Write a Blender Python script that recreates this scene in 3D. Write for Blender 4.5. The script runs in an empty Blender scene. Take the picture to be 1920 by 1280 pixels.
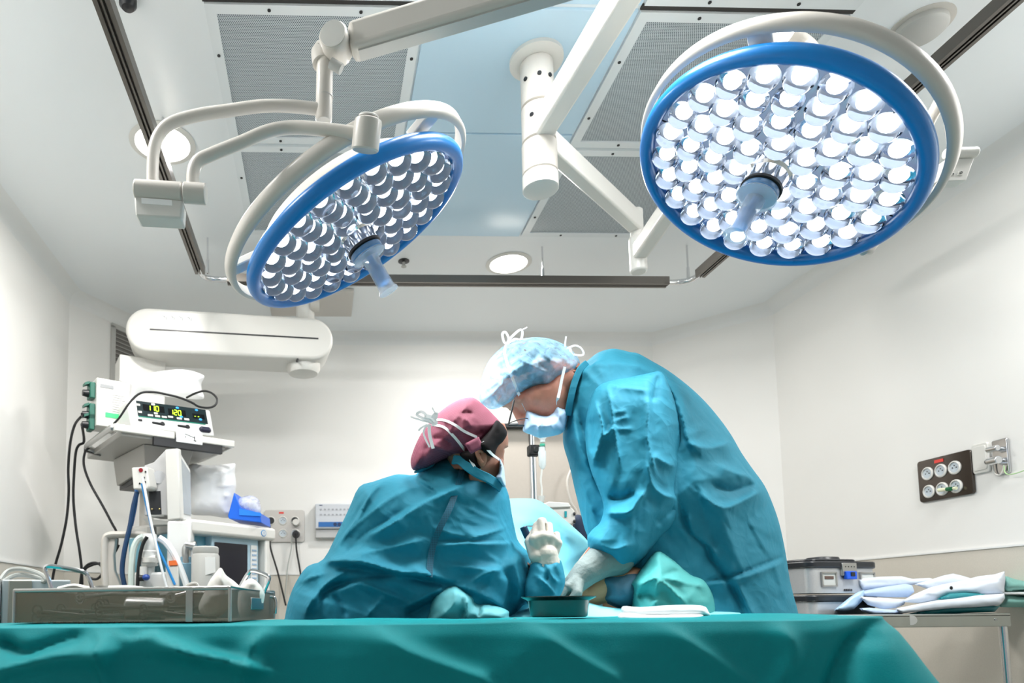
import bpy, bmesh, math, random
import numpy as np
from mathutils import Vector, Matrix, noise, geometry, kdtree

random.seed(7)
SC = bpy.context.scene
COL = SC.collection

# ------------------------------------------------------------------ camera, world, light, exposure
EYE = Vector((0.0, 0.0, 1.0))
FPX, PCX, PCY = 1280.0, 642.92, 1039.19            # focal length and principal point in pixels of the 1920 x 1280 frame
CAMR = np.array([[0.99947, -0.03128, -0.00902], [-0.00653, 0.07988, -0.99678], [0.03190, 0.99631, 0.07964]])
_q = []
for _r in CAMR:                                     # orthonormal rows
    _v = _r.copy()
    for _p in _q: _v -= _p * (_v @ _p)
    _q.append(_v / np.linalg.norm(_v))
CAMR = np.array(_q)
cam_data = bpy.data.cameras.new('camera')
cam = bpy.data.objects.new('camera', cam_data); COL.objects.link(cam)
M = Matrix.Identity(4)
for i in range(3):
    M[i][0], M[i][1], M[i][2], M[i][3] = CAMR[0][i], -CAMR[1][i], -CAMR[2][i], EYE[i]
cam.matrix_world = M
cam_data.sensor_fit = 'HORIZONTAL'; cam_data.sensor_width = 36.0
cam_data.lens = FPX / 1920 * 36
cam_data.shift_x = (960 - PCX) / 1920; cam_data.shift_y = (PCY - 640) / 1920
cam_data.clip_start = 0.05
cam_data.dof.use_dof = True; cam_data.dof.focus_distance = 1.78; cam_data.dof.aperture_fstop = 5.0
SC.camera = cam

SC.view_settings.view_transform = 'Standard'; SC.view_settings.look = 'None'
SC.view_settings.gamma = 1.0; SC.view_settings.use_curve_mapping = False
SC.view_settings.exposure = 0.82
world = bpy.data.worlds.new('world'); SC.world = world; world.use_nodes = True
world.node_tree.nodes['Background'].inputs[0].default_value = (0.93, 0.97, 1.0, 1)
world.node_tree.nodes['Background'].inputs[1].default_value = 0.20
SC.cycles.max_bounces = 10; SC.cycles.diffuse_bounces = 6; SC.cycles.transparent_max_bounces = 12
SC.cycles.sample_clamp_indirect = 6.0
SC.cycles.caustics_reflective = False; SC.cycles.caustics_refractive = False
SC.cycles.use_denoising = True

def area_light(name, loc, target, size, energy, color, size_y=None):
    l = bpy.data.lights.new(name, 'AREA'); l.energy = energy; l.color = color; l.shape = 'RECTANGLE'
    l.size = size; l.size_y = size_y or size
    o = bpy.data.objects.new(name, l); COL.objects.link(o); o.location = loc
    o.rotation_euler = (Vector(target) - Vector(loc)).to_track_quat('-Z', 'Y').to_euler()
    return o
def spot_light(name, loc, direction, energy, angle, color, soft):
    l = bpy.data.lights.new(name, 'SPOT'); l.energy = energy; l.color = color; l.spot_size = math.radians(angle)
    l.spot_blend = 0.7; l.shadow_soft_size = soft
    o = bpy.data.objects.new(name, l); COL.objects.link(o); o.location = loc
    o.rotation_euler = Vector(direction).to_track_quat('-Z', 'Y').to_euler()
    return o
CEIL = 2.85
CR, NR = Vector((1.079, 1.523, 2.028)), Vector((-.511, .038, -.859)).normalized()   # right lamp: centre, direction it shines
CL, NL = Vector((.098, 1.73, 1.989)), Vector((.489, .062, -.87)).normalized()       # left lamp
COOL = (0.86, 0.95, 1.0)
spot_light('lamp_beam', CR + NR * .17, NR, 30, 50, COOL, .16)
spot_light('lamp_beam', CL + NL * .17, NL, 50, 54, COOL, .16)
area_light('ceiling_lamp_light', (0.62, 1.42, 2.82), (0.62, 1.46, 0), .7, 25, (1, .99, .975), .4)  # this and the next two: added overhead fill above the frame, no fixtures
area_light('ceiling_lamp_light', (-1.0, 1.3, 2.82), (-.95, 1.5, 0), .5, 17, (1, .99, .975))
area_light('ceiling_lamp_light', (2.3, 1.4, 2.82), (2.25, 1.5, 0), .5, 26, (1, .99, .975))
for p, e in (((1.02, 3.51), 16), ((-.62, 2.6), 12)):
    area_light('downlight_light', (p[0], p[1], 2.82), (p[0], p[1], 0), .19, e, (1, .97, .93))

# ------------------------------------------------------------------ pixel rays -> points in the room
def ray(u, v):
    d = CAMR.T @ np.array([(u - PCX) / FPX, (v - PCY) / FPX, 1.0]); return d
def at(u, v, Y):                      # the point of that sight line at depth Y
    d = ray(u, v); return EYE + Vector(d * (Y / d[1]))
def at_x(u, v, X):
    d = ray(u, v); return EYE + Vector(d * (X / d[0]))
def at_z(u, v, Z):
    d = ray(u, v); return EYE + Vector(d * ((Z - 1.0) / d[2]))
def hit(u, v, p, n):
    d = Vector(ray(u, v)); return EYE + d * ((Vector(p) - EYE).dot(n) / d.dot(n))

# ------------------------------------------------------------------ materials
def srgb(r, g, b):
    f = lambda c: (c / 255 / 12.92) if c / 255 <= 0.04045 else ((c / 255 + 0.055) / 1.055) ** 2.4
    return (f(r), f(g), f(b), 1.0)
MATS = {}
def mat(name, col, rough=.5, metal=0.0, spec=.5, noise_amt=0.0, noise_scale=30, bump=0.0, bump_scale=200, trans=0, alpha=1,
        emit=None, estr=0, coat=0, sheen=0, weave=None, sss=0, crinkle=0):
    if name in MATS: return MATS[name]
    m = bpy.data.materials.new(name); m.use_nodes = True; nt = m.node_tree; b = nt.nodes['Principled BSDF']
    c = srgb(*col); b.inputs['Base Color'].default_value = c
    b.inputs['Roughness'].default_value = rough; b.inputs['Metallic'].default_value = metal
    b.inputs['Specular IOR Level'].default_value = spec
    b.inputs['Transmission Weight'].default_value = trans; b.inputs['Alpha'].default_value = alpha
    b.inputs['Coat Weight'].default_value = coat; b.inputs['Sheen Weight'].default_value = sheen
    b.inputs['Subsurface Weight'].default_value = sss
    if sss: b.inputs['Subsurface Scale'].default_value = .01
    if emit:
        b.inputs['Emission Color'].default_value = srgb(*emit); b.inputs['Emission Strength'].default_value = estr
    tc = nt.nodes.new('ShaderNodeTexCoord')
    if noise_amt or weave:
        n = nt.nodes.new('ShaderNodeTexNoise'); n.inputs['Scale'].default_value = noise_scale; n.inputs['Detail'].default_value = 5
        nt.links.new(tc.outputs['Object'], n.inputs['Vector'])
        mx = nt.nodes.new('ShaderNodeMix'); mx.data_type = 'RGBA'
        mx.inputs['A'].default_value = tuple(min(1, x * (1 - noise_amt)) for x in c[:3]) + (1,)
        mx.inputs['B'].default_value = tuple(min(1, x * (1 + noise_amt)) for x in c[:3]) + (1,)
        nt.links.new(n.outputs['Fac'], mx.inputs['Factor']); out = mx.outputs['Result']
        if weave:
            wsc, wcol, wamt = weave
            for d, r in (('X', 0), ('Z', 0)):
                w = nt.nodes.new('ShaderNodeTexWave'); w.bands_direction = d; w.inputs['Scale'].default_value = wsc
                nt.links.new(tc.outputs['Object'], w.inputs['Vector'])
                m2 = nt.nodes.new('ShaderNodeMix'); m2.data_type = 'RGBA'; m2.inputs['B'].default_value = srgb(*wcol)
                mm = nt.nodes.new('ShaderNodeMath'); mm.operation = 'MULTIPLY'; mm.inputs[1].default_value = wamt
                nt.links.new(w.outputs['Fac'], mm.inputs[0]); nt.links.new(mm.outputs[0], m2.inputs['Factor'])
                nt.links.new(out, m2.inputs['A']); out = m2.outputs['Result']
        nt.links.new(out, b.inputs['Base Color'])
    if bump:
        n = nt.nodes.new('ShaderNodeTexNoise'); n.inputs['Scale'].default_value = bump_scale; n.inputs['Detail'].default_value = 4
        nt.links.new(tc.outputs['Object'], n.inputs['Vector'])
        bp = nt.nodes.new('ShaderNodeBump'); bp.inputs['Strength'].default_value = bump; bp.inputs['Distance'].default_value = .01
        nt.links.new(n.outputs['Fac'], bp.inputs['Height']); nt.links.new(bp.outputs['Normal'], b.inputs['Normal'])
    if crinkle:                                   # fine creases of crumpled sheet cloth
        prev = None
        for sc_, st_ in ((9, 1.6), (24, .4)):
            n = nt.nodes.new('ShaderNodeTexNoise'); n.inputs['Scale'].default_value = sc_; n.inputs['Detail'].default_value = 1.5; n.inputs['Distortion'].default_value = .6
            nt.links.new(tc.outputs['Object'], n.inputs['Vector'])
            a1 = nt.nodes.new('ShaderNodeMath'); a1.operation = 'SUBTRACT'; a1.inputs[1].default_value = .5; nt.links.new(n.outputs['Fac'], a1.inputs[0])
            a2 = nt.nodes.new('ShaderNodeMath'); a2.operation = 'ABSOLUTE'; nt.links.new(a1.outputs[0], a2.inputs[0])
            a3 = nt.nodes.new('ShaderNodeMath'); a3.operation = 'MULTIPLY'; a3.inputs[1].default_value = -st_; nt.links.new(a2.outputs[0], a3.inputs[0])
            if prev is None: prev = a3.outputs[0]
            else:
                a4 = nt.nodes.new('ShaderNodeMath'); a4.operation = 'ADD'; nt.links.new(prev, a4.inputs[0]); nt.links.new(a3.outputs[0], a4.inputs[1]); prev = a4.outputs[0]
        bp = nt.nodes.new('ShaderNodeBump'); bp.inputs['Strength'].default_value = crinkle; bp.inputs['Distance'].default_value = .05
        nt.links.new(prev, bp.inputs['Height']); nt.links.new(bp.outputs['Normal'], b.inputs['Normal'])
    MATS[name] = m; return m
def emission(name, col, s):
    if name in MATS: return MATS[name]
    m = bpy.data.materials.new(name); m.use_nodes = True; nt = m.node_tree; nt.nodes.clear()
    e = nt.nodes.new('ShaderNodeEmission'); e.inputs[0].default_value = srgb(*col); e.inputs[1].default_value = s
    o = nt.nodes.new('ShaderNodeOutputMaterial'); nt.links.new(e.outputs[0], o.inputs[0]); MATS[name] = m; return m
def glass(name, col=(255, 255, 255), ior=1.45, rough=0.0):
    if name in MATS: return MATS[name]
    m = bpy.data.materials.new(name); m.use_nodes = True; nt = m.node_tree; nt.nodes.clear()
    e = nt.nodes.new('ShaderNodeBsdfGlass'); e.inputs['Color'].default_value = srgb(*col); e.inputs['IOR'].default_value = ior
    e.inputs['Roughness'].default_value = rough
    o = nt.nodes.new('ShaderNodeOutputMaterial'); nt.links.new(e.outputs[0], o.inputs[0]); MATS[name] = m; return m
def sheer(name, col, opacity, rough=.5, noise_scale=0):     # thin see-through sheet
    if name in MATS: return MATS[name]
    m = mat(name, col, rough); nt = m.node_tree; b = nt.nodes['Principled BSDF']
    if noise_scale:
        tc = nt.nodes.new('ShaderNodeTexCoord'); n = nt.nodes.new('ShaderNodeTexNoise'); n.inputs['Scale'].default_value = noise_scale
        n.inputs['Detail'].default_value = 6; n.inputs['Distortion'].default_value = 1.5
        nt.links.new(tc.outputs['Object'], n.inputs['Vector'])
        r = nt.nodes.new('ShaderNodeMapRange'); r.inputs['From Min'].default_value = .32; r.inputs['From Max'].default_value = .68
        r.inputs['To Min'].default_value = opacity - .25; r.inputs['To Max'].default_value = min(1, opacity + .25)
        nt.links.new(n.outputs['Fac'], r.inputs['Value']); nt.links.new(r.outputs[0], b.inputs['Alpha'])
    else: b.inputs['Alpha'].default_value = opacity
    return m
def perforated(name, col, hole, pitch, rad):                # sheet with a hexagonal grid of round holes, object XY
    m = mat(name, col, .45); nt = m.node_tree; b = nt.nodes['Principled BSDF']; N = nt.nodes; L = nt.links
    tc = N.new('ShaderNodeTexCoord'); sp = N.new('ShaderNodeSeparateXYZ'); L.new(tc.outputs['Object'], sp.inputs[0])
    def mth(op, a, bb=None, c=None):
        n = N.new('ShaderNodeMath'); n.operation = op
        for i, x in enumerate((a, bb, c)):
            if x is None: continue
            if isinstance(x, (int, float)): n.inputs[i].default_value = x
            else: L.new(x, n.inputs[i])
        return n.outputs[0]
    def cell(ox, oy):
        px, py = pitch, pitch * 1.732
        fx = mth('SUBTRACT', mth('FLOORED_MODULO', mth('ADD', sp.outputs[0], ox), px), px / 2)
        fy = mth('SUBTRACT', mth('FLOORED_MODULO', mth('ADD', sp.outputs[1], oy), py), py / 2)
        return mth('SQRT', mth('ADD', mth('MULTIPLY', fx, fx), mth('MULTIPLY', fy, fy)))
    d = mth('MINIMUM', cell(0, 0), cell(pitch / 2, pitch * .866))
    h = mth('LESS_THAN', d, rad)
    mx = N.new('ShaderNodeMix'); mx.data_type = 'RGBA'; mx.inputs['A'].default_value = srgb(*col); mx.inputs['B'].default_value = srgb(*hole)
    L.new(h, mx.inputs['Factor']); L.new(mx.outputs['Result'], b.inputs['Base Color'])
    return m

# ------------------------------------------------------------------ mesh builder
def frame_of(axis, up=(0, 0, 1)):
    z = Vector(axis).normalized(); x = Vector(up).cross(z)
    if x.length < 1e-4: x = Vector((1, 0, 0)).cross(z)
    x.normalize(); y = z.cross(x); return x, y, z
def fit3(m, o=(0, 0, 0)):             # 4x4 from three axes and an origin
    x, y, z = m; M = Matrix.Identity(4)
    for i in range(3): M[i][0], M[i][1], M[i][2], M[i][3] = x[i], y[i], z[i], o[i]
    return M
def smooth_path(pts, k=6, closed=False):
    P = [Vector(p) for p in pts]; n = len(P); out = []
    for i in range(n if closed else n - 1):
        p0 = P[(i - 1) % n] if closed or i > 0 else P[0]; p1 = P[i]; p2 = P[(i + 1) % n]
        p3 = P[(i + 2) % n] if closed or i + 2 < n else P[-1]
        for j in range(k):
            t = j / k; t2 = t * t; t3 = t2 * t
            out.append(.5 * (2 * p1 + (p2 - p0) * t + (2 * p0 - 5 * p1 + 4 * p2 - p3) * t2 + (3 * p1 - 3 * p2 + p3 - p0) * t3))
    if not closed: out.append(P[-1])
    return out
class MB:
    def __init__(s, M=None): s.v = []; s.f = []; s.M = M
    def add(s, vs, fs):
        o = len(s.v)
        s.v += [s.M @ Vector(p) if s.M else Vector(p) for p in vs]; s.f += [tuple(o + i for i in f) for f in fs]; return s
    def box(s, c, sz, R=None):
        c = Vector(c); h = Vector(sz) / 2; vs = []
        for x in (-1, 1):
            for y in (-1, 1):
                for z in (-1, 1):
                    p = Vector((x * h.x, y * h.y, z * h.z)); vs.append(c + (R @ p if R else p))
        return s.add(vs, [(0, 1, 3, 2), (4, 6, 7, 5), (0, 4, 5, 1), (2, 3, 7, 6), (0, 2, 6, 4), (1, 5, 7, 3)])
    def hexa(s, b, t): return s.add(list(b) + list(t), [(3, 2, 1, 0), (4, 5, 6, 7)] + [(i, (i + 1) % 4, 4 + (i + 1) % 4, 4 + i) for i in range(4)])
    def cyl(s, p0, p1, r0, r1=None, n=24):
        r1 = r0 if r1 is None else r1; p0 = Vector(p0); p1 = Vector(p1); x, y, z = frame_of(p1 - p0)
        vs = [p + (x * math.cos(2 * math.pi * i / n) + y * math.sin(2 * math.pi * i / n)) * r for p, r in ((p0, r0), (p1, r1)) for i in range(n)]
        return s.add(vs, [(i, (i + 1) % n, n + (i + 1) % n, n + i) for i in range(n)] + [tuple(range(n - 1, -1, -1)), tuple(range(n, 2 * n))])
    def beam(s, p0, p1, w, h, up=(0, 0, 1)):
        x, y, z = frame_of(Vector(p1) - Vector(p0), up)
        def ring(p): return [Vector(p) + x * (a * w / 2) + y * (b * h / 2) for a, b in ((-1, -1), (1, -1), (1, 1), (-1, 1))]
        return s.hexa(ring(p0), ring(p1))
    def lathe(s, o, axis, prof, n=32, up=(0, 0, 1)):
        x, y, z = frame_of(axis, up); o = Vector(o); vs = []; fs = []; k = len(prof)
        for r, h in prof:
            for i in range(n):
                a = 2 * math.pi * i / n; vs.append(o + z * h + (x * math.cos(a) + y * math.sin(a)) * max(r, 1e-5))
        for j in range(k - 1):
            for i in range(n): fs.append((j * n + i, j * n + (i + 1) % n, (j + 1) * n + (i + 1) % n, (j + 1) * n + i))
        fs.append(tuple(range(n - 1, -1, -1))); fs.append(tuple((k - 1) * n + i for i in range(n)))
        return s.add(vs, fs)
    def tube(s, pts, r, n=8, k=0, closed=False, flat=None):
        P = smooth_path(pts, k, closed) if k else [Vector(p) for p in pts]; m = len(P)
        R = r if isinstance(r, (list, tuple)) else None; vs = []; fs = []; px = None
        for i, p in enumerate(P):
            a = P[(i - 1) % m] if (closed or i > 0) else p; b = P[(i + 1) % m] if (closed or i < m - 1) else p
            t = (b - a); t = t.normalized() if t.length > 1e-9 else Vector((0, 0, 1))
            if px is None: x = frame_of(t)[0]
            else:
                x = px - t * px.dot(t); x = x.normalized() if x.length > 1e-6 else frame_of(t)[0]
            px = x; y = t.cross(x)
            rr = (R[min(len(R) - 1, int(i * len(R) / m))] if R else r)
            ry = rr * (flat or 1)
            for j in range(n):
                q = 2 * math.pi * j / n; vs.append(p + x * math.cos(q) * rr + y * math.sin(q) * ry)
        for i in range(m if closed else m - 1):
            for j in range(n): fs.append((i * n + j, i * n + (j + 1) % n, ((i + 1) % m) * n + (j + 1) % n, ((i + 1) % m) * n + j))
        if not closed: fs.append(tuple(range(n - 1, -1, -1))); fs.append(tuple((m - 1) * n + j for j in range(n)))
        return s.add(vs, fs)
    def ribbon(s, pts, w, nrm, th=.0012, k=6):              # flat tape along a path, wide across (path x nrm)
        P = smooth_path(pts, k) if k else [Vector(p) for p in pts]; vs = []; fs = []; m = len(P)
        for i, p in enumerate(P):
            t = (P[min(m - 1, i + 1)] - P[max(0, i - 1)]).normalized(); x = t.cross(Vector(nrm)).normalized(); y = x.cross(t)
            for a, b in ((-1, -1), (1, -1), (1, 1), (-1, 1)): vs.append(p + x * a * w / 2 + y * b * th / 2)
        for i in range(m - 1):
            for j in range(4): fs.append((i * 4 + j, i * 4 + (j + 1) % 4, i * 4 + 4 + (j + 1) % 4, i * 4 + 4 + j))
        fs.append((3, 2, 1, 0)); fs.append(tuple((m - 1) * 4 + j for j in range(4)))
        return s.add(vs, fs)
    def ell(s, c, r, R=None, n=24, m=14):
        vs = []; fs = []; c = Vector(c)
        for j in range(m + 1):
            ph = math.pi * j / m
            for i in range(n):
                a = 2 * math.pi * i / n; p = Vector((r[0] * math.sin(ph) * math.cos(a), r[1] * math.sin(ph) * math.sin(a), r[2] * math.cos(ph)))
                vs.append(c + (R @ p if R else p))
        for j in range(m):
            for i in range(n): fs.append((j * n + i, (j + 1) * n + i, (j + 1) * n + (i + 1) % n, j * n + (i + 1) % n))
        return s.add(vs, fs)
    def cap(s, p0, p1, r0, r1=None, n=18):
        r1 = r0 if r1 is None else r1
        s.cyl(p0, p1, r0, r1, n); s.ell(p0, (r0,) * 3, n=n, m=10); s.ell(p1, (r1,) * 3, n=n, m=10); return s
    def prism(s, poly, d):
        n = len(poly); d = Vector(d); a = [Vector(p) for p in poly]
        return s.add(a + [p + d for p in a], [tuple(range(n - 1, -1, -1)), tuple(range(n, 2 * n))] + [(i, (i + 1) % n, n + (i + 1) % n, n + i) for i in range(n)])
    def ring(s, o, axis, R, prof, n=96, up=(0, 0, 1)):       # closed profile [(dr, h)] turned round the axis at radius R
        x, y, z = frame_of(axis, up); o = Vector(o); k = len(prof); vs = []; fs = []
        for i in range(n):
            a = 2 * math.pi * i / n; e = x * math.cos(a) + y * math.sin(a)
            for dr, h in prof: vs.append(o + e * (R + dr) + z * h)
        for i in range(n):
            for j in range(k): fs.append((i * k + j, ((i + 1) % n) * k + j, ((i + 1) % n) * k + (j + 1) % k, i * k + (j + 1) % k))
        return s.add(vs, fs)
    def build(s, name, m, parent=None, smooth=True, bevel=0, sub=0, label=None, angle=40, seg=2):
        me = bpy.data.meshes.new(name)
        if parent is not None: org = Vector(root_loc(parent))
        else:
            xs = [p.x for p in s.v]; ys = [p.y for p in s.v]; zs = [p.z for p in s.v]
            org = Vector(((min(xs) + max(xs)) / 2, (min(ys) + max(ys)) / 2, min(zs)))
        me.from_pydata([tuple(p - org) for p in s.v], [], s.f)
        bm = bmesh.new(); bm.from_mesh(me); bmesh.ops.remove_doubles(bm, verts=bm.verts, dist=1e-6)
        bmesh.ops.recalc_face_normals(bm, faces=bm.faces); bm.to_mesh(me); bm.free()
        if smooth:
            me.shade_smooth(); me.set_sharp_from_angle(angle=math.radians(angle))
        me.materials.append(m)
        o = bpy.data.objects.new(name, me); COL.objects.link(o)
        if parent is not None: o.parent = parent
        else: o.location = org
        if bevel:
            b = o.modifiers.new('bevel', 'BEVEL'); b.width = bevel; b.segments = seg; b.limit_method = 'ANGLE'; b.angle_limit = math.radians(35)
            b.harden_normals = False
        if sub:
            b = o.modifiers.new('sub', 'SUBSURF'); b.levels = sub; b.render_levels = sub
        if label: o['label'] = label
        return o
def root_loc(o):
    while o.parent is not None: o = o.parent
    return o.location
def tag(o, label, cat, group=None, kind=None):
    o['label'] = label; o['category'] = cat
    if group: o['group'] = group
    if kind: o['kind'] = kind
    return o
def thing(name, label, cat, loc=(0, 0, 0), group=None):
    o = bpy.data.objects.new(name, None); COL.objects.link(o); o.location = loc; o.empty_display_size = .05
    return tag(o, label, cat, group)
def struct(o): o['kind'] = 'structure'; return o
def rotz(a): return Matrix.Rotation(math.radians(a), 3, 'Z')
def rrect(w, h, r, n=5):
    out = []
    for cx, cy, a0 in ((w / 2 - r, h / 2 - r, 0), (-w / 2 + r, h / 2 - r, 90), (-w / 2 + r, -h / 2 + r, 180), (w / 2 - r, -h / 2 + r, 270)):
        for i in range(n + 1):
            a = math.radians(a0 + 90 * i / n); out.append((cx + r * math.cos(a), cy + r * math.sin(a)))
    return out
def seg_digits(mb, text, o, ex, ey, nrm, h, gap=.25):     # seven-segment figures
    SEG = {'0': 'abcdef', '1': 'bc', '2': 'abged', '-': 'g'}
    w = h * .5; t = h * .11; ex = Vector(ex); ey = Vector(ey); nrm = Vector(nrm); x0 = 0
    R = fit3((ex, ey, nrm)).to_3x3()
    for ch in text:
        for sg in SEG[ch]:
            cx, cy, hor = {'a': (.5, 1, 1), 'b': (1, .75, 0), 'c': (1, .25, 0), 'd': (.5, 0, 1), 'e': (0, .25, 0), 'f': (0, .75, 0), 'g': (.5, .5, 1)}[sg]
            c = Vector(o) + ex * (x0 + cx * w + cy * h * .08) + ey * (cy * h)
            mb.box(c, (w * .8, t, .001) if hor else (t, h * .42, .001), R)
        x0 += w + h * gap
    return mb

# ------------------------------------------------------------------ palette
WALL = mat('wall_paint', (231, 230, 227), .5, spec=.25, noise_amt=.02, noise_scale=3)
DADO = mat('dado_vinyl', (205, 199, 188), .4, noise_amt=.10, noise_scale=260)
CEILM = mat('ceiling_paint', (232, 236, 238), .35, spec=.4, noise_amt=.015, noise_scale=2)
COVE = mat('cove_vinyl', (228, 229, 228), .4)
FLOOR = mat('floor_vinyl', (158, 166, 164), .35, noise_amt=.08, noise_scale=40)
WHITE = mat('white_enamel', (212, 211, 206), .28, spec=.5)
CREAM = mat('cream_enamel', (198, 194, 187), .3)
PLASTIC = mat('pale_plastic', (222, 223, 221), .4)
GREYPL = mat('grey_plastic', (178, 178, 174), .45)
DARK = mat('dark_plastic', (24, 26, 30), .4)
BLACK = mat('black_rubber', (14, 15, 17), .5)
STEEL = mat('brushed_steel', (190, 190, 188), .3, metal=1, noise_amt=.05, noise_scale=60)
CHROME = mat('chrome', (225, 226, 228), .12, metal=1)
RAILM = mat('rail_aluminium', (112, 108, 103), .35, metal=.9)
BLUE = mat('blue_rubber', (2, 122, 200), .3, spec=.5)
GOWN = mat('gown_fabric', (40, 130, 154), .72, spec=.22, noise_amt=.06, noise_scale=90, crinkle=.13)
DRAPE = mat('teal_drape_fabric', (0, 136, 142), .6, spec=.2, noise_amt=.06, noise_scale=60, bump=.15, bump_scale=700)
SKYDRAPE = mat('light_cyan_drape_fabric', (140, 224, 236), .65, spec=.3, noise_amt=.04, noise_scale=40)
LINEN = mat('white_linen', (236, 238, 239), .75, noise_amt=.02, noise_scale=40)
TAPE = mat('white_tape', (244, 246, 247), .6)

# ------------------------------------------------------------------ room shell
XL, XR, YB, Y0R = -1.45, 2.79, 4.49, -2.2
plan = [(XL, Y0R), (XL, 3.88), (-1.06, YB), (2.28, YB), (XR, 3.99), (XR, Y0R)]
names = ['wall_left', 'wall_left_corner', 'wall_back', 'wall_right_corner', 'wall_right']
for i, nm in enumerate(names):
    a = Vector((*plan[i], 0)); b = Vector((*plan[i + 1], 0)); d = (b - a).normalized(); out = Vector((-d.y, d.x, 0)) * .08
    m = MB(); m.prism([a, b, b + Vector((0, 0, CEIL)), a + Vector((0, 0, CEIL))], out); struct(m.build(nm, WALL, smooth=False))
    inn = -out.normalized() * .006
    m = MB(); m.prism([a, b, b + Vector((0, 0, 1.225)), a + Vector((0, 0, 1.225))], inn)
    struct(m.build('trim_%d' % (i + 1), DADO, smooth=False))
    m = MB()                                            # white bead along the top of the dado
    m.box((a + b) / 2 + Vector((0, 0, 1.23)) + inn * .6, ((b - a).length, .014, .008), rotz(math.degrees(math.atan2(d.y, d.x))))
    struct(m.build('trim_%d' % (i + 11), COVE, smooth=False))
    m = MB(); r = .07; prof = [(0, 0)] + [(r - r * math.cos(t * math.pi / 12), -r + r * math.sin(t * math.pi / 12)) for t in range(7)][::-1]
    pr = [a + Vector((0, 0, CEIL)) - out.normalized() * x + Vector((0, 0, z)) for x, z in prof]
    m.prism(pr, b - a); struct(m.build('trim_%d' % (i + 21), COVE))
m = MB(); m.prism([Vector((x, y, 0)) for x, y in plan], (0, 0, -.1)); struct(m.build('floor', FLOOR, smooth=False))
m = MB(); m.prism([Vector((x, y, CEIL)) for x, y in plan], (0, 0, .1)); struct(m.build('ceiling', CEILM, smooth=False))

# ------------------------------------------------------------------ ceiling: air diffusers, centre panels, downlights, rail
MESHM = perforated('perforated_steel', (196, 204, 208), (70, 82, 92), .0066, .0021)
FRAMEM = mat('diffuser_frame_paint', (224, 229, 231), .35)
GAP = mat('panel_gap', (52, 50, 48), .7)
def diffuser(x0, x1, y0, y1, label):
    t = thing('air_diffuser', label, 'ceiling vent', ((x0 + x1) / 2, (y0 + y1) / 2, CEIL), 'perforated air diffusers in the ceiling')
    b = .034; z = CEIL - .006
    m = MB()
    for c, s in ((((x0 + x1) / 2, y0 + b / 2, z), (x1 - x0, b, .012)), (((x0 + x1) / 2, y1 - b / 2, z), (x1 - x0, b, .012)),
                 ((x0 + b / 2, (y0 + y1) / 2, z), (b, y1 - y0 - 2 * b, .012)), ((x1 - b / 2, (y0 + y1) / 2, z), (b, y1 - y0 - 2 * b, .012))): m.box(c, s)
    m.build('frame', FRAMEM, t, smooth=False)
    m = MB(); m.box(((x0 + x1) / 2, (y0 + y1) / 2, CEIL - .004), (x1 - x0 - 2 * b + .002, y1 - y0 - 2 * b + .002, .006)); m.build('perforated_sheet', MESHM, t, smooth=False)
    for sx, sy in ((.28, 0), (.72, 0), (.28, 1), (.72, 1), (0, .3), (0, .75), (1, .3), (1, .75)):
        px = x0 + b / 2 + sx * (x1 - x0 - b); py = y0 + b / 2 + sy * (y1 - y0 - b)
        m = MB(); m.cyl((px, py, CEIL - .012), (px, py, CEIL - .0145), .0055, n=10); m.build('screw', DARK, t)
pad = lambda a, b: (a + .004, b - .004)
for (x0, x1, nm) in ((-.35, .335, 'left'), (1.0, 1.675, 'right')):
    for k, (y0, y1) in enumerate(((1.27, 1.93), (1.945, 2.575), (2.585, 3.235))):
        lab = {('left', 0): 'perforated air diffuser mostly above the frame behind the black gap, over the left lamp arm',
               ('left', 1): 'large perforated ceiling diffuser behind the spring arm of the left surgical lamp',
               ('left', 2): 'perforated ceiling diffuser half hidden behind the left lamp head',
               ('right', 0): 'perforated ceiling diffuser at the top edge above the right surgical lamp',
               ('right', 1): 'large perforated ceiling diffuser between the ceiling column and the right lamp',
               ('right', 2): 'perforated ceiling diffuser crossed by the arm going down from the column'}[(nm, k)]
        diffuser(*pad(x0, x1), *pad(y0, y1), lab)
for x0, x1 in ((-.35, .335), (1.0, 1.675)):
    m = MB(); m.box(((x0 + x1) / 2, 1.9375, CEIL - .004), (x1 - x0, .017, .006)); o = m.build('trim_31', GAP, smooth=False); struct(o)
CPAN = mat('centre_panel_paint', (192, 219, 236), .28)  # blue light bounced up from lamps and drapes, put into the panel colour
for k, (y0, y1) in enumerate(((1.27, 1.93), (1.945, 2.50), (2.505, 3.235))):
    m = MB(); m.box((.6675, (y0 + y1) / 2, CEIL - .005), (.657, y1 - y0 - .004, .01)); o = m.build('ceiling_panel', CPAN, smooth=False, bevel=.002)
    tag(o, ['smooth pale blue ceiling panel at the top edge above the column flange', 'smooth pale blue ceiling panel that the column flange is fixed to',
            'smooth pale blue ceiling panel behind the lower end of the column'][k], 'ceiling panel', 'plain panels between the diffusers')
for p in ((.45, 2.3), (.62, 2.42), (.42, 2.05), (.55, 2.75)):
    pass
def downlight(x, y, r, label):
    t = thing('downlight', label, 'ceiling light', (x, y, CEIL), 'lit round downlights')
    m = MB(); m.ring((x, y, CEIL), (0, 0, -1), r, [(0, 0), (.022, 0), (.024, .003), (.002, .007)], 48); m.build('bezel', WHITE, t)
    m = MB(); m.lathe((x, y, CEIL), (0, 0, -1), [(r, 0), (r, .0035), (.001, .005)], 40); m.build('diffuser', emission('downlight_glow', (255, 252, 246), 6), t)
downlight(1.02, 3.514, .097, 'lit round ceiling downlight above the back curtain rail')
downlight(-.618, 2.592, .105, 'lit round ceiling downlight behind the left rail and lamp tube')
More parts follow.
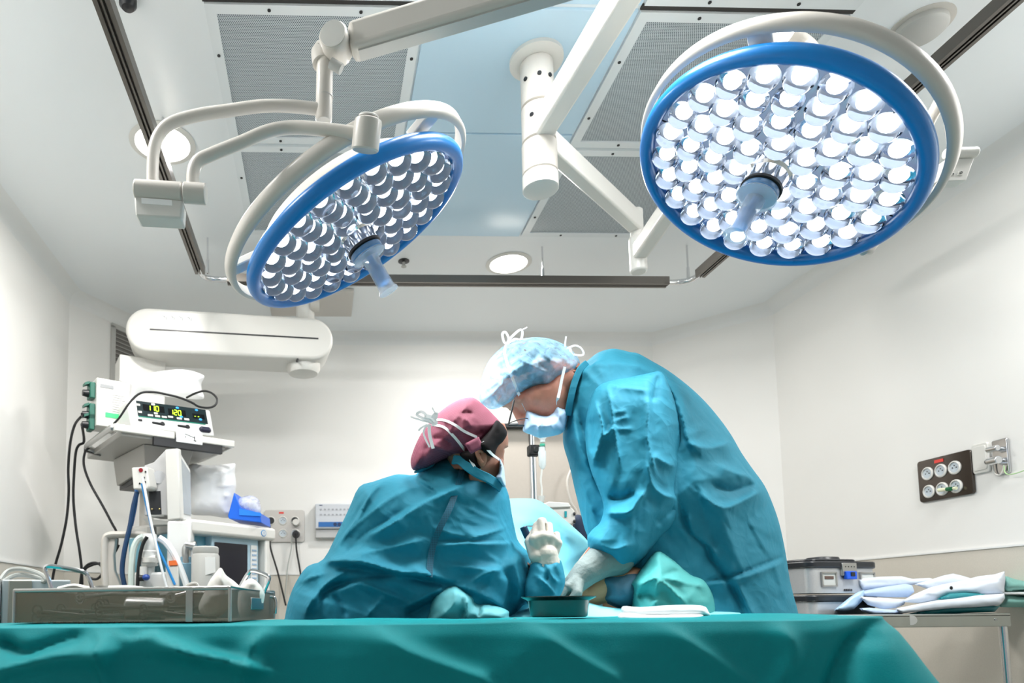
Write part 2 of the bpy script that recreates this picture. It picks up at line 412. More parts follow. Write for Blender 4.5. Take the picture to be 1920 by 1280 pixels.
o = thing('ceiling_speaker', 'unlit white round ceiling fitting near the right rail', 'ceiling fitting', (1.936, 1.992, CEIL))
m = MB(); m.lathe((1.936, 1.992, CEIL), (0, 0, -1), [(.088, 0), (.088, .002), (.075, .004)], 48); m.build('bezel', CREAM, o)
m = MB(); m.lathe((1.936, 1.992, CEIL - .004), (0, 0, -1), [(.071, 0), (.071, .016), (.062, .024), (.001, .028)], 48); m.build('cover', GREYPL, o)
p = at_z(757, 489, CEIL)
o = thing('sprinkler', 'small dark round ceiling sprinkler beside the left lamp handle', 'sprinkler', tuple(p))
m = MB(); m.lathe(p, (0, 0, -1), [(.03, 0), (.03, .004), (.012, .008)], 24); m.build('rosette', DARK, o)
m = MB(); m.cyl(p - Vector((0, 0, .006)), p - Vector((0, 0, .03)), .008, n=12); m.cyl(p - Vector((0, 0, .03)), p - Vector((0, 0, .033)), .014, n=16); m.build('nozzle', GREYPL, o)
p = at_z(240, -2, CEIL)
m = MB(); m.lathe(p, (0, 0, -1), [(.026, 0), (.026, .02), (.018, .03), (.001, .032)], 24); m.build('smoke_detector', DARK)
tag(bpy.data.objects['smoke_detector'], 'dark round detector at the top edge beside the left rail', 'detector')
for u, v in ((909, 103), (931, 24), (882, 182)):
    pass

RZ = 2.665
t = thing('curtain_rail', 'metal rail hung below the ceiling round three sides', 'rail', (.66, 3.34, RZ))
rx0, rx1, ry = -.585, 1.915, 3.345
def rail_profile(p0, p1, name):
    d = (Vector(p1) - Vector(p0)).normalized(); s = Vector((d.y, -d.x, 0))
    m = MB(); w = .024; h = .02
    prof = [(-w, h), (-w, -h), (-w * .45, -h), (-w * .45, -h * .2), (-w * .12, -h * .2), (-w * .12, -h), (w * .12, -h), (w * .12, -h * .2), (w * .45, -h * .2), (w * .45, -h), (w, -h), (w, h)]
    m.prism([Vector(p0) + s * a + Vector((0, 0, b)) for a, b in prof], Vector(p1) - Vector(p0)); m.build(name, RAILM, t, smooth=False)
rail_profile((rx0, -1.6, RZ), (rx0, ry - .09, RZ), 'rail'); rail_profile((rx1, -1.6, RZ), (rx1, ry - .09, RZ), 'rail')
rail_profile((rx0 + .12, ry, RZ), (rx1 - .12, ry, RZ), 'rail')
for x, sx in ((rx0, 1), (rx1, -1)):
    m = MB(); m.tube([(x, ry - .12, RZ), (x, ry - .06, RZ), (x + sx * .02, ry - .02, RZ), (x + sx * .07, ry, RZ), (x + sx * .14, ry, RZ)], .014, 10, 6); m.build('bend', CHROME, t)
for x, y in ((rx0 + .03, ry - .06), (1.148, ry), (rx1 - .02, ry - .02), (rx0, 2.45), (rx1, 2.4), (.3, ry)):
    m = MB(); m.cyl((x, y, RZ), (x, y, CEIL), .0045, n=8); m.cyl((x, y, RZ), (x, y, RZ + .07), .009, .007, n=10); m.build('hanger', CHROME, t)

# ------------------------------------------------------------------ ceiling column of the surgical lamps
cx, cy = .735, 2.137
t = thing('lamp_column', 'white ceiling column that carries the surgical lamp arms', 'column', (cx, cy, CEIL))
m = MB(); m.lathe((cx, cy, CEIL - .01), (0, 0, -1), [(.088, 0), (.088, .012), (.072, .018), (.06, .02)], 48); m.build('flange', WHITE, t)
zs = [(2.82, 2.665), (2.66, 2.54), (2.535, 2.43), (2.428, 2.375)]
for k, (a, b) in enumerate(zs):
    r = (.054, .055, .057, .058)[k]
    m = MB(); m.lathe((cx, cy, a), (0, 0, -1), [(r - .004, 0), (r, .003), (r, a - b - .003), (r - .004, a - b)], 48)
    m.build('column_section' if k < 3 else 'end_cap', CREAM if k < 3 else WHITE, t)
for a, z in ((-100, 2.745), (-130, 2.61), (-60, 2.745), (-20, 2.61), (-150, 2.745)):
    d = Vector((math.cos(math.radians(a)), math.sin(math.radians(a)), 0)); m = MB(); m.cyl(Vector((cx, cy, z)) + d * .05, Vector((cx, cy, z)) + d * .0575, .007, n=12); m.build('bolt', DARK, t)
PA = Vector((1.3, 1.1, 2.43)); EA = Vector((.86, .98, 2.575)); dA = (EA - Vector((cx, cy, 2.575))).normalized()
m = MB(); m.beam(Vector((cx, cy, 2.575)) + dA * .04, EA, .062, .085); m.build('horizontal_arm', WHITE, t, bevel=.008)
m = MB(); m.beam(EA + Vector((-.02, 0, -.08)), PA + Vector((.03, .02, 0)), .06, .07); m.cyl(EA + Vector((0, 0, .05)), EA + Vector((0, 0, -.13)), .035); m.build('link_arm', WHITE, t, bevel=.006)
PB = Vector((1.31, 2.66, 2.575)); dB = (PB - Vector((cx, cy, 2.575))).normalized()
m = MB(); m.beam(Vector((cx, cy, 2.575)) + dB * .04, PB, .05, .08); m.build('horizontal_arm', WHITE, t, bevel=.008)
m = MB(); m.lathe(PB + Vector((0, 0, .06)), (0, 0, -1), [(.02, 0), (.026, .006), (.026, .13), (.02, .135)], 28); m.build('pivot', WHITE, t)

# ------------------------------------------------------------------ surgical lamps
LENSG = glass('lens_glass', (246, 250, 255), 1.46)
LEDM = emission('led_glow', (250, 252, 255), 2.4)
PLATE = mat('lamp_face', (214, 226, 240), .25, spec=.6, emit=(205, 220, 245), estr=.12)  # faint glow stands in for LED light falling on the plate
CLEAR = sheer('clear_acrylic', (226, 240, 252), .38, .1)
def one_mesh(mb, name, m):
    o = mb.build(name, m); o.location = (0, 0, 0)
    return o
def local_obj(mb, name, m):            # mesh kept in its own axes, origin at 0
    me = bpy.data.meshes.new(name); me.from_pydata([tuple(p) for p in mb.v], [], mb.f)
    bm = bmesh.new(); bm.from_mesh(me); bmesh.ops.remove_doubles(bm, verts=bm.verts, dist=1e-6); bmesh.ops.recalc_face_normals(bm, faces=bm.faces); bm.to_mesh(me); bm.free()
    me.shade_smooth(); me.set_sharp_from_angle(angle=math.radians(32)); me.materials.append(m); return me
LR_ = .0335
lb = MB()
prof = [(LR_ * .62, -.012), (LR_ * .985, 0)] + [(LR_ * math.cos(a), .032 * math.sin(a)) for a in [i * math.pi / 2 / 9 for i in range(1, 10)]]
lb.lathe((0, 0, 0), (0, 0, 1), prof, 28); LENS_ME = local_obj(lb, 'lens', LENSG)
lb = MB(); lb.lathe((0, 0, -.006), (0, 0, 1), [(.0132, 0), (.0122, .005), (.0085, .009), (.0005, .011)], 14); LED_ME = local_obj(lb, 'led', LEDM)
lb = MB(); lb.lathe((0, 0, -.017), (0, 0, 1), [(.020, 0), (LR_ * 1.0, .016), (LR_ * .97, .0165), (.0195, .001)], 28)
REFL = mat('lens_cup', (216, 226, 240), .25, metal=.3, emit=(205, 222, 250), estr=.04); CUP_ME = local_obj(lb, 'reflector', REFL)  # slight glow put in for LED light caught by the cup
def lamp_head(t, c, n, spin, RG=.338):
    org = Vector(t.location)
    x, y, z = frame_of(n); a = math.radians(spin); x, y = x * math.cos(a) + y * math.sin(a), y * math.cos(a) - x * math.sin(a)
    prof = [(-.0165 + .0175 * math.cos(q), -.010 + .021 * math.sin(q)) for q in [i * 2 * math.pi / 16 for i in range(16)]]
    m = MB(); m.ring(c, n, .32, prof, 128); m.build('rim', BLUE, t, angle=80)
    m = MB(); m.lathe(c - n * .022, n, [(.296, -.002), (.292, 0), (.12, 0), (.001, 0)], 96); m.build('face_plate', PLATE, t)
    m = MB(); m.lathe(c, n, [(.07, -.118), (.15, -.112), (.23, -.085), (.272, -.05), (.300, -.026)], 96); m.build('housing', CREAM, t)
    prof = [(-.008, -.040), (.002, -.040), (.009, -.048), (.009, -.070), (.0, -.078), (-.008, -.074)]
    m = MB(); m.ring(c, n, RG, prof, 128); m.build('gimbal_ring', CREAM, t, angle=60)
    for q in (20, 140, 262):
        e = x * math.cos(math.radians(q)) + y * math.sin(math.radians(q)); m = MB(); m.beam(c + e * .27 - n * .055, c + e * .335 - n * .055, .05, .018, up=n); m.build('spoke', WHITE, t, bevel=.003)
    rot = fit3((x, y, z)).to_3x3().to_4x4(); s = .0705; k = 0
    for rr, cnt, ph in ((.080, 7, 0), (.139, 13, .1), (.198, 18, .05), (.254, 23, .0)):
        for j in range(cnt):
            p = (rr * math.cos(2 * math.pi * j / cnt + ph), rr * math.sin(2 * math.pi * j / cnt + ph))
            q = c + x * p[0] + y * p[1] - n * .010
            o = bpy.data.objects.new('lens', LENS_ME); COL.objects.link(o); o.parent = t; o.matrix_local = Matrix.Translation(q - org) @ rot
            for nm, me in (('led', LED_ME), ('reflector', CUP_ME)):
                e = bpy.data.objects.new(nm, me); COL.objects.link(e); e.parent = o
            k += 1
    for q in (15, 75, 135, 195, 255, 315):
        e = x * math.cos(math.radians(q)) + y * math.sin(math.radians(q)); f = e.cross(n)
        m = MB(); m.beam(c + e * .262 - n * .021, c + e * .288 - n * .021, .002, .003, up=n); m.build('panel_joint', DARK, t)
    m = MB(); m.lathe(c, n, [(.052, -.02), (.052, .004), (.046, .010), (.044, .038)], 48); m.build('hub', CHROME, t)
    m = MB(); m.lathe(c, n, [(.044, .038), (.047, .040), (.047, .046), (.040, .049)], 48); m.build('seal', BLACK, t)
    m = MB(); m.lathe(c, n, [(.043, .049), (.044, .051), (.044, .062), (.040, .064)], 48); m.build('handle_mount', mat('lamp_collar', (120, 170, 222), .3), t)
    m = MB(); m.lathe(c, n, [(.018, .064), (.046, .066), (.046, .070), (.024, .076), (.021, .10), (.022, .165), (.027, .172), (.027, .176), (.001, .177)], 40); h = m.build('handle', CLEAR, t)
    m = MB(); m.lathe(c, n, [(.008, .070), (.008, .10), (.017, .105), (.017, .150), (.010, .155)], 24); m.build('handle_core', mat('handle_core_blue', (120, 175, 235), .35), h)
    return x, y

t = thing('surgical_lamp', 'left surgical lamp tilted to the right with a blue rim', 'surgical lamp', tuple(CL), 'blue rimmed surgical lamps')
lamp_head(t, CL, NL, 8, .345)
YL = 1.42
pth = [at(u, v, YL) for u, v in ((600, 205), (545, 199), (490, 199), (430, 207), (375, 215), (325, 229), (300, 250), (288, 285), (286, 345))]
m = MB(); m.tube(pth, .013, 16, 5); m.build('yoke_tube', CREAM, t)
pth = [at(u, v, y) for u, v, y in ((362, 358, 1.40), (362, 325, 1.40), (372, 302, 1.40), (400, 288, 1.40), (455, 266, 1.40), (500, 247, 1.40), (545, 239, 1.40), (600, 242, 1.385), (672, 251, 1.37))]
m = MB(); m.tube(pth, .0138, 16, 5); m.build('yoke_tube', CREAM, t)
m = MB(); m.cyl(at(253, 355, 1.40), at(342, 361, 1.40), .0205, n=28); m.build('joint', CREAM, t, bevel=.003)
m = MB(); m.cyl(at(345, 361, 1.40), at(386, 364, 1.40), .0215, n=28); m.build('joint_end', CREAM, t, bevel=.002)
a, b, c2, d = at(251, 367, 1.395), at(342, 374, 1.395), at(340, 409, 1.395), at(254, 404, 1.395)
m = MB(); m.prism([a, b, c2, d], (0, .045, 0)); m.build('joint_box', WHITE, t, bevel=.004)
m = MB(); e = (b - a); q = (d - a); n_ = Vector((0, -.001, 0)); m.prism([a + e * .15 + q * .08 + n_, a + e * .78 + q * .08 + n_, a + e * .78 + q * .36 + n_, a + e * .15 + q * .36 + n_], (0, .003, 0)); m.build('sticker', TAPE, t, smooth=False)
m = MB(); k0 = at(690, 231, 1.345); k1 = at(684, 283, 1.365); dk = (k1 - k0).normalized(); m.lathe(k0, dk, [(.021, -.010), (.0275, -.006), (.029, 0), (.029, (k1 - k0).length * .95), (.026, (k1 - k0).length)], 40); m.build('knuckle', CREAM, t)
m = MB(); m.lathe(k0 - dk * .011, -dk, [(.021, 0), (.021, .003), (.018, .005)], 32); m.build('knuckle_cap', WHITE, t)
j0 = at(609, 120, 1.42); j1 = at(607, 228, 1.42)
m = MB(); m.lathe(j0, (j1 - j0), [(.0165, -.02), (.0182, 0), (.0182, (j1 - j0).length - .004), (.015, (j1 - j0).length)], 32); m.build('drop_tube', CREAM, t)
m = MB(); m.lathe(at(609, 183, 1.42), (j1 - j0), [(.0187, 0), (.0187, .002)], 32); m.build('tube_joint', GREYPL, t)
J = at(632, 88, 1.40); ax = Vector((-.25, -.93, -.1)).normalized()
m = MB(); m.lathe(J - ax * .024, ax, [(.029, 0), (.031, .003), (.031, .06), (.028, .064)], 40); m.build('elbow', CREAM, t)
m = MB(); m.lathe(J + ax * .040, ax, [(.027, 0), (.027, .003), (.002, .0035)], 40); m.build('elbow_cap', WHITE, t)
m = MB(); q1 = at(602, 95, 1.43); m.tube([J + Vector((0, .01, -.01)), q1, at(603, 120, 1.42)], .020, 16, 5); m.build('elbow_neck', CREAM, t)
PA2 = PA + Vector((0, 0, -.045)); dj = (PA2 - J).normalized()
m = MB(); m.beam(J + dj * .03, PA2, .052, .066); m.build('spring_arm', CREAM, t, bevel=.012)
m = MB(); m.beam(J + dj * .05 - Vector((0, 0, .034)), J + dj * .5 - Vector((0, 0, .034)), .03, .006); m.build('arm_seam', GREYPL, t)
m = MB(); m.cyl(at(620, 118, 1.38), at(640, 130, 1.38), .011, n=16); m.build('stop_bolt', GREYPL, t)

t = thing('surgical_lamp', 'right surgical lamp with its round face full of lit lenses turned to view', 'surgical lamp', tuple(CR), 'blue rimmed surgical lamps')
lamp_head(t, CR, NR, 20, .331)
PB2 = PB + Vector((0, 0, -.13)); S1 = at(1480, 66, 1.62)
m = MB(); m.cyl(PB + Vector((0, 0, -.06)), PB + Vector((0, 0, -.21)), .034, n=32); m.build('swivel', WHITE, t, bevel=.008)
m = MB(); m.beam(PB2 + (S1 - PB2).normalized() * .02, S1, .06, .07); m.build('spring_arm', WHITE, t, bevel=.012)
m = MB(); m.tube([S1, S1 + Vector((.06, .0, -.05)), CR - NR * .17 + Vector((.1, 0, .0)), CR - NR * .11], .02, 14, 5); m.build('yoke_tube', CREAM, t)
e_ = at(1720, 165, 1.58) - CR; e_ = (e_ - NR * e_.dot(NR)).normalized(); m = MB(); m.tube([CR - NR * .058 + e_ * .325, CR - NR * .075 + e_ * .36] + [at(u, v, y) for u, v, y in ( (1762, 190, 1.54), (1783, 230, 1.52), (1789, 286, 1.52))], .0135, 14, 5); m.build('yoke_tube', CREAM, t)
m = MB(); m.cyl(at(1773, 288, 1.50), at(1830, 286, 1.50), .0125, n=24); m.build('joint', WHITE, t, bevel=.003)
a, b, c2, d = at(1775, 297, 1.5), at(1827, 296, 1.5), at(1812, 338, 1.5), at(1757, 340, 1.5)
m = MB(); m.prism([a, b, c2, d], (0, .03, 0)); pb = m.build('control_panel', WHITE, t, bevel=.002)
for k in range(3):
    m = MB(); c0 = a + (b - a) * (.12 + .3 * k) + (d - a) * .66; ex = (b - a).normalized(); ey = (d - a).normalized()
    w = .0062; m.prism([c0 + ex * sx * w + ey * sy * w + Vector((0, -.0015, 0)) for sx, sy in ((-1, -1), (1, -1), (1, 1), (-1, 1))], (0, .003, 0)); m.build('button', mat('button_grey', (206, 206, 200), .4), pb, smooth=False)
    m = MB(); 
    if k == 1:
        for s_ in (-1, 1): m.ell(c0 + (ex * .0028 + ey * .0028) * s_ + Vector((0, -.002, 0)), (.0018, .0008, .0018), n=10, m=6)
    else: m.tube([c0 + ex * .0032 * math.cos(q) + ey * .0032 * math.sin(q) + Vector((0, -.002, 0)) for q in [i * math.pi / 6 for i in range(12)]], .0006, 5, closed=True)
    m.build('symbol', DARK, pb)
m = MB(); m.ell(a + (b - a) * .12 + (d - a) * .42 + Vector((0, -.002, 0)), (.0025, .001, .0025), n=10, m=6); m.build('indicator', emission('orange_led', (255, 130, 80), 2), pb)

# ------------------------------------------------------------------ soft bodies: outlines given depth, thickness and folds
def T(x0, y0, s, pts): return [(x0 + s * p[0], y0 + s * p[1]) for p in pts]
def _seg_dist(P, poly):                 # distance of points to an open polyline, signed side, position along it 0..1
    P = np.asarray(P, float); poly = np.asarray(poly, float); best = np.full(len(P), 1e9); side = np.zeros(len(P)); along = np.zeros(len(P))
    L = np.sqrt(((poly[1:] - poly[:-1]) ** 2).sum(1)); tot = L.sum(); acc = 0
    for i in range(len(poly) - 1):
        a, b = poly[i], poly[i + 1]; ab = b - a; t = np.clip(((P - a) @ ab) / max(ab @ ab, 1e-9), 0, 1)
        q = a + t[:, None] * ab; d = np.sqrt(((P - q) ** 2).sum(1)); s = np.sign(ab[0] * (P[:, 1] - a[1]) - ab[1] * (P[:, 0] - a[0]))
        m = d < best; best[m] = d[m]; side[m] = s[m]; along[m] = (acc + t[m] * L[i]) / tot; acc += L[i]
    return best, side, along
def _inside(P, poly):
    P = np.asarray(P, float); x, y = P[:, 0], P[:, 1]; r = np.zeros(len(P), bool); n = len(poly)
    for i in range(n):
        (x1, y1), (x2, y2) = poly[i], poly[i - 1]
        c = (y1 > y) != (y2 > y); r ^= c & (x < (x2 - x1) * (y - y1) / ((y2 - y1) or 1e-9) + x1)
    return r
def _spline2(pts, k, closed=True): return [(p.x, p.y) for p in smooth_path([(a, b, 0) for a, b in pts], k, closed)]
def _resample(pts, step, closed=True):
    P = np.array(pts + ([pts[0]] if closed else []), float); d = np.concatenate([[0], np.cumsum(np.sqrt(((P[1:] - P[:-1]) ** 2).sum(1)))])
    n = max(8, int(d[-1] / step)); s = np.linspace(0, d[-1], n, endpoint=not closed)
    return np.stack([np.interp(s, d, P[:, 0]), np.interp(s, d, P[:, 1])], 1)
def facets(v2, sp, amp, seed):           # crumpled-sheet relief: flat facets between random creases
    rng = np.random.default_rng(900 + seed); lo = v2.min(0) - 2 * sp; hi = v2.max(0) + 2 * sp
    gx, gy = np.meshgrid(np.arange(lo[0], hi[0], sp), np.arange(lo[1], hi[1], sp * .8)); pts = np.stack([gx.ravel(), gy.ravel()], 1)
    pts = pts + rng.uniform(-.45, .45, pts.shape) * sp; th = .5 + seed; h = rng.uniform(-1, 1, len(pts)) * amp
    q, _, tr, ov, _, _ = geometry.delaunay_2d_cdt([Vector(p) for p in pts], [], [], 0, 1e-6); q = np.array([[p.x, p.y] for p in q]); hh = np.array([h[o[0]] if o else 0 for o in ov])
    out = np.zeros(len(v2))
    order = np.argsort(v2[:, 0]); xs = v2[order, 0]
    for t in tr:
        a, b, c = q[list(t)]; i0, i1 = np.searchsorted(xs, [min(a[0], b[0], c[0]), max(a[0], b[0], c[0])]); ii = order[i0:i1]
        if not len(ii): continue
        p = v2[ii]; d = (b[1] - c[1]) * (a[0] - c[0]) + (c[0] - b[0]) * (a[1] - c[1])
        if abs(d) < 1e-9: continue
        l1 = ((b[1] - c[1]) * (p[:, 0] - c[0]) + (c[0] - b[0]) * (p[:, 1] - c[1])) / d; l2 = ((c[1] - a[1]) * (p[:, 0] - c[0]) + (a[0] - c[0]) * (p[:, 1] - c[1])) / d; l3 = 1 - l1 - l2
        m = (l1 >= -1e-9) & (l2 >= -1e-9) & (l3 >= -1e-9); out[ii[m]] = l1[m] * hh[t[0]] + l2[m] * hh[t[1]] + l3[m] * hh[t[2]]
    return out
SURF = {}
def puff(name, outline, Y0, Th, D, m, parent=None, step=5, folds=(), crumple=(0, .05), back=None, slant=(0, 0), smooth=4, label=None, pw=2.0, seed=0, sharp=False, fold_gain=1.35):
    """Closed soft solid: the outline stands at depth Y0 and swells Th metres towards the room's front (back metres away from it)
    over D pixels from its edge; folds are (path, width px, height m, sharpness of the left/right flank)."""
    back = Th if back is None else back
    B = _resample(_spline2(outline, smooth) if smooth else list(outline), step)
    x0, y0 = B.min(0); x1, y1 = B.max(0); cen = (B.min(0) + B.max(0)) / 2
    rng = np.random.default_rng(seed); G = []; row = 0; yy = y0
    while yy < y1:
        xs = np.arange(x0 + (row % 2) * step / 2, x1, step); G.append(np.stack([xs, np.full(len(xs), yy)], 1)); yy += step * .87; row += 1
    G = np.concatenate(G); G = G + rng.normal(size=G.shape) * step * .06; G = G[_inside(G, B)]
    closedB = np.concatenate([B, B[:1]]); d, _, _ = _seg_dist(G, closedB); G = G[d > step * .6]
    nb = len(B); V = [Vector(p) for p in np.concatenate([B, G])]
    v2, _, f2, ov, _, _ = geometry.delaunay_2d_cdt(V, [(i, (i + 1) % nb) for i in range(nb)], [], 1, 1e-5)
    v2 = np.array([[p.x, p.y] for p in v2]); d, _, _ = _seg_dist(v2, closedB); d[d < 1e-3] = 0
    x = np.clip(d / D, 0, 1); prof = (1 - (1 - x) ** pw) ** (1 / pw)
    disp = np.zeros(len(v2))
    for fo in folds:
        path, w, amp = fo[0], fo[1], fo[2]; wl, wr = (fo[3], fo[4]) if len(fo) > 3 else (1, 1)
        pts = _spline2(path, 4, False) if len(path) > 2 else path
        fd, sd, al = _seg_dist(v2, pts); ww = np.where(sd > 0, w * wr, w * wl); end = np.clip(np.minimum(al, 1 - al) * 5 + .25, 0, 1)
        disp += fold_gain * amp * (.6 * np.exp(-(fd / ww) ** 1.5) + .5 * np.exp(-fd / (ww * .55))) * end
    if crumple[0]:
        a, sc = crumple[:2]; st = np.array(crumple[2] if len(crumple) > 2 else (1, 1), float); rt = math.radians(crumple[3] if len(crumple) > 3 else 0)
        fv = (v2 @ np.array([[math.cos(rt), -math.sin(rt)], [math.sin(rt), math.cos(rt)]])) / st
        disp += facets(fv, max(22, sc * 1280 * .62), a * 1.5, seed) + facets(fv, max(12, sc * 1280 * .28), a * .55, seed + 50)
        a *= .35
        for i, p in enumerate(v2):
            q = Vector((p[0] / 1280 / sc * 1.7, p[1] / 1280 / sc * 1.7, seed * 3.1)); q2 = q + Vector((noise.noise(q * .5), noise.noise(q * .5 + Vector((9, 3, 1))), 0)) * .9
            r = 1 - 2 * abs(noise.noise(q2)); r2 = 1 - 2 * abs(noise.noise(q2 * 2.3 + Vector((5, 1, 7))))
            disp[i] += a * (r * r * math.copysign(1, r) * .7 + r2 * .3)
    edge = np.clip(d / 14, 0, 1)
    Yb = Y0 + slant[0] * (v2[:, 0] - cen[0]) + slant[1] * (v2[:, 1] - cen[1])
    Yf = Yb - Th * prof - disp * edge; Yk = Yb + back * prof
    verts = [at(p[0], p[1], y) for p, y in zip(v2, Yf)]; n = len(v2); bi = {}
    for i in range(n):
        if d[i] > 0: bi[i] = len(verts); verts.append(at(v2[i][0], v2[i][1], Yk[i]))
        else: bi[i] = i
    mb = MB(); mb.v = verts; mb.f = [tuple(f) for f in f2] + [tuple(bi[i] for i in reversed(f)) for f in f2 if any(bi[i] != i for i in f)]
    o = mb.build(name, m, parent, angle=180 if not sharp else 50, label=label)
    kd = kdtree.KDTree(n)
    for i in range(n): kd.insert((v2[i][0], v2[i][1], 0), i)
    kd.balance()
    def surf(u, v, lift=.002):
        r = kd.find_n((u, v, 0), 3); w = [1 / (q[2] + .5) for q in r]; Y = sum(Yf[q[1]] * a for q, a in zip(r, w)) / sum(w)
        return at(u, v, Y - lift)
    inner = v2[d > 9]; kd2 = kdtree.KDTree(len(inner))
    for i, p in enumerate(inner): kd2.insert((p[0], p[1], 0), i)
    kd2.balance()
    def tuck(vs, sel, gap=.008, pull=None, push=False):             # keep points of the body inside the cloth that covers them
        sel = np.nonzero(sel)[0]
        if not len(sel): return
        uv = px_many([vs[i] for i in sel]); ins = _inside(uv, B)
        for i, (u, v), isin in zip(sel, uv, ins):
            q, _, dd = kd2.find((u, v, 0))
            if not isin:
                if pull is not None and not pull[i]: continue
                u, v = q.x, q.y
            elif dd > 4 and not push: u, v = q.x, q.y
            r = kd.find_n((u, v, 0), 3); w = [1 / (k[2] + .5) for k in r]; W = sum(w)
            a = sum(Yf[k[1]] * x for k, x in zip(r, w)) / W; b = sum(Yk[k[1]] * x for k, x in zip(r, w)) / W; m_ = (a + b) / 2
            if push: vs[i] = at(u, v, max(vs[i].y, a + gap)); continue
            vs[i] = at(u, v, min(max(vs[i].y, min(a + gap, m_)), max(b - gap, m_)))
    surf.tuck = tuck
    return o, surf
def px_many(ps):
    A = (np.array([tuple(p) for p in ps]) - np.array(EYE)) @ CAMR.T
    return np.stack([FPX * A[:, 0] / A[:, 2] + PCX, FPX * A[:, 1] / A[:, 2] + PCY], 1)
def px_of(p):
    c = CAMR @ np.array(Vector(p) - EYE); return (FPX * c[0] / c[2] + PCX, FPX * c[1] / c[2] + PCY)
def blob(name, mb, voxel, m, parent=None, smooth=6, label=None, shape=None):   # one continuous skin round overlapping limbs
    me = bpy.data.meshes.new('t'); me.from_pydata([tuple(p) for p in mb.v], [], mb.f)
    bm = bmesh.new(); bm.from_mesh(me); bmesh.ops.recalc_face_normals(bm, faces=bm.faces); bm.to_mesh(me); bm.free()
    o = bpy.data.objects.new('t', me); COL.objects.link(o)
    r = o.modifiers.new('r', 'REMESH'); r.mode = 'VOXEL'; r.voxel_size = voxel
    s = o.modifiers.new('s', 'SMOOTH'); s.factor = .5; s.iterations = smooth
    dg = bpy.context.evaluated_depsgraph_get(); ev = o.evaluated_get(dg); m2 = bpy.data.meshes.new_from_object(ev)
    vs = [v.co.copy() for v in m2.vertices]; fs = [tuple(p.vertices) for p in m2.polygons]
    bpy.data.objects.remove(o); bpy.data.meshes.remove(me); bpy.data.meshes.remove(m2)
    if shape: shape(vs)
    k = MB(); k.v = vs; k.f = fs
    return k.build(name, m, parent, angle=180, label=label)
SKIN = mat('skin_pink', (222, 150, 124), .5, noise_amt=.10, noise_scale=60, sss=.15, bump=.1, bump_scale=400)
SKIN2 = mat('skin_tan', (176, 120, 96), .5, noise_amt=.10, noise_scale=60, sss=.1, bump=.1, bump_scale=400)
SKINP = mat('skin_patient', (230, 166, 124), .5, noise_amt=.10, noise_scale=60, sss=.15)
HAIR = mat('dark_hair', (20, 15, 15), .8, spec=.15, noise_amt=.3, noise_scale=300)
HAIRG = mat('grey_brown_hair', (64, 70, 78), .6, noise_amt=.4, noise_scale=200)
LATEX = mat('latex_glove', (206, 196, 184), .5, spec=.35, noise_amt=.05, noise_scale=50, bump=.1, bump_scale=150)
LATEXG = mat('grey_latex_sleeve', (122, 134, 130), .6, noise_amt=.08, noise_scale=60, bump=.2, bump_scale=120)
MASKM = mat('mask_fabric', (178, 204, 228), .7, noise_amt=.03, noise_scale=80, bump=.1, bump_scale=600)
PANTS = mat('scrub_trousers', (40, 110, 130), .8); SHOE = mat('clog_white', (220, 220, 220), .5)

def limb(m, pts, rad):
    for i in range(len(pts) - 1): m.cap(pts[i], pts[i + 1], rad[i], rad[i + 1])
def head_parts(m, c, f, u, s=1.0, ears=True):
    """skull, face, nose, lips, chin, brows, ears; f = where the face looks, u = towards the crown"""
    f = Vector(f).normalized(); u = (Vector(u) - f * Vector(u).dot(f)).normalized(); r = u.cross(f); c = Vector(c)
    R = fit3((f, r, u)).to_3x3(); P = lambda a, b, d: c + (f * a + r * b + u * d) * s
    m.ell(P(-.008, 0, .03), (.098 * s, .077 * s, .088 * s), R); m.ell(P(.02, 0, -.035), (.072 * s, .064 * s, .085 * s), R)
    m.ell(P(.04, 0, -.085), (.045 * s, .045 * s, .038 * s), R); m.ell(P(.066, 0, -.098), (.02 * s, .022 * s, .018 * s), R)
    m.cap(P(.088, 0, .002), P(.108, 0, -.032), .008 * s, .013 * s)
    for q in (-1, 1):
        m.ell(P(.098, q * .011, -.036), (.010 * s, .009 * s, .008 * s), R); m.cap(P(.080, q * .014, .028), P(.070, q * .05, .026), .009 * s, .007 * s)
        m.ell(P(.070, q * .032, .006), (.013 * s, .015 * s, .011 * s), R); m.ell(P(.052, q * .040, -.024), (.024 * s, .022 * s, .024 * s), R)
        if ears: m.ell(P(-.012, q * .078, -.012), (.017 * s, .009 * s, .032 * s), R)
        if ears: m.ell(P(-.016, q * .084, .004), (.014 * s, .008 * s, .018 * s), R)
    m.ell(P(.088, 0, -.060), (.010 * s, .022 * s, .006 * s), R); m.ell(P(.086, 0, -.070), (.011 * s, .020 * s, .006 * s), R)
    return P, R
def hand_glove(name, wrist, knuckles, fingers, thumb, m, parent, voxel=.0022, cuff=None):
    k = MB(); w = Vector(wrist)
    for q, kn in enumerate(knuckles):
        k.cap(w.lerp(Vector(kn), .12), kn, .018, .0115)
    for a, b in zip(knuckles[:-1], knuckles[1:]): k.cap(a, b, .012, .012)
    for ch, r in zip(fingers, (.0098, .0102, .0098, .0086)):
        for i in range(len(ch) - 1): k.cap(ch[i], ch[i + 1], r * (1 - .08 * i), r * (1 - .08 * (i + 1)), 14)
    for i in range(len(thumb) - 1): k.cap(thumb[i], thumb[i + 1], (.016, .0125, .011)[min(i, 2)], (.0125, .011, .0095)[min(i, 2)], 14)
    if cuff:
        for i in range(len(cuff) - 1): k.cap(cuff[i][0], cuff[i + 1][0], cuff[i][1], cuff[i + 1][1])
    return blob(name, k, voxel, m, parent, smooth=4)

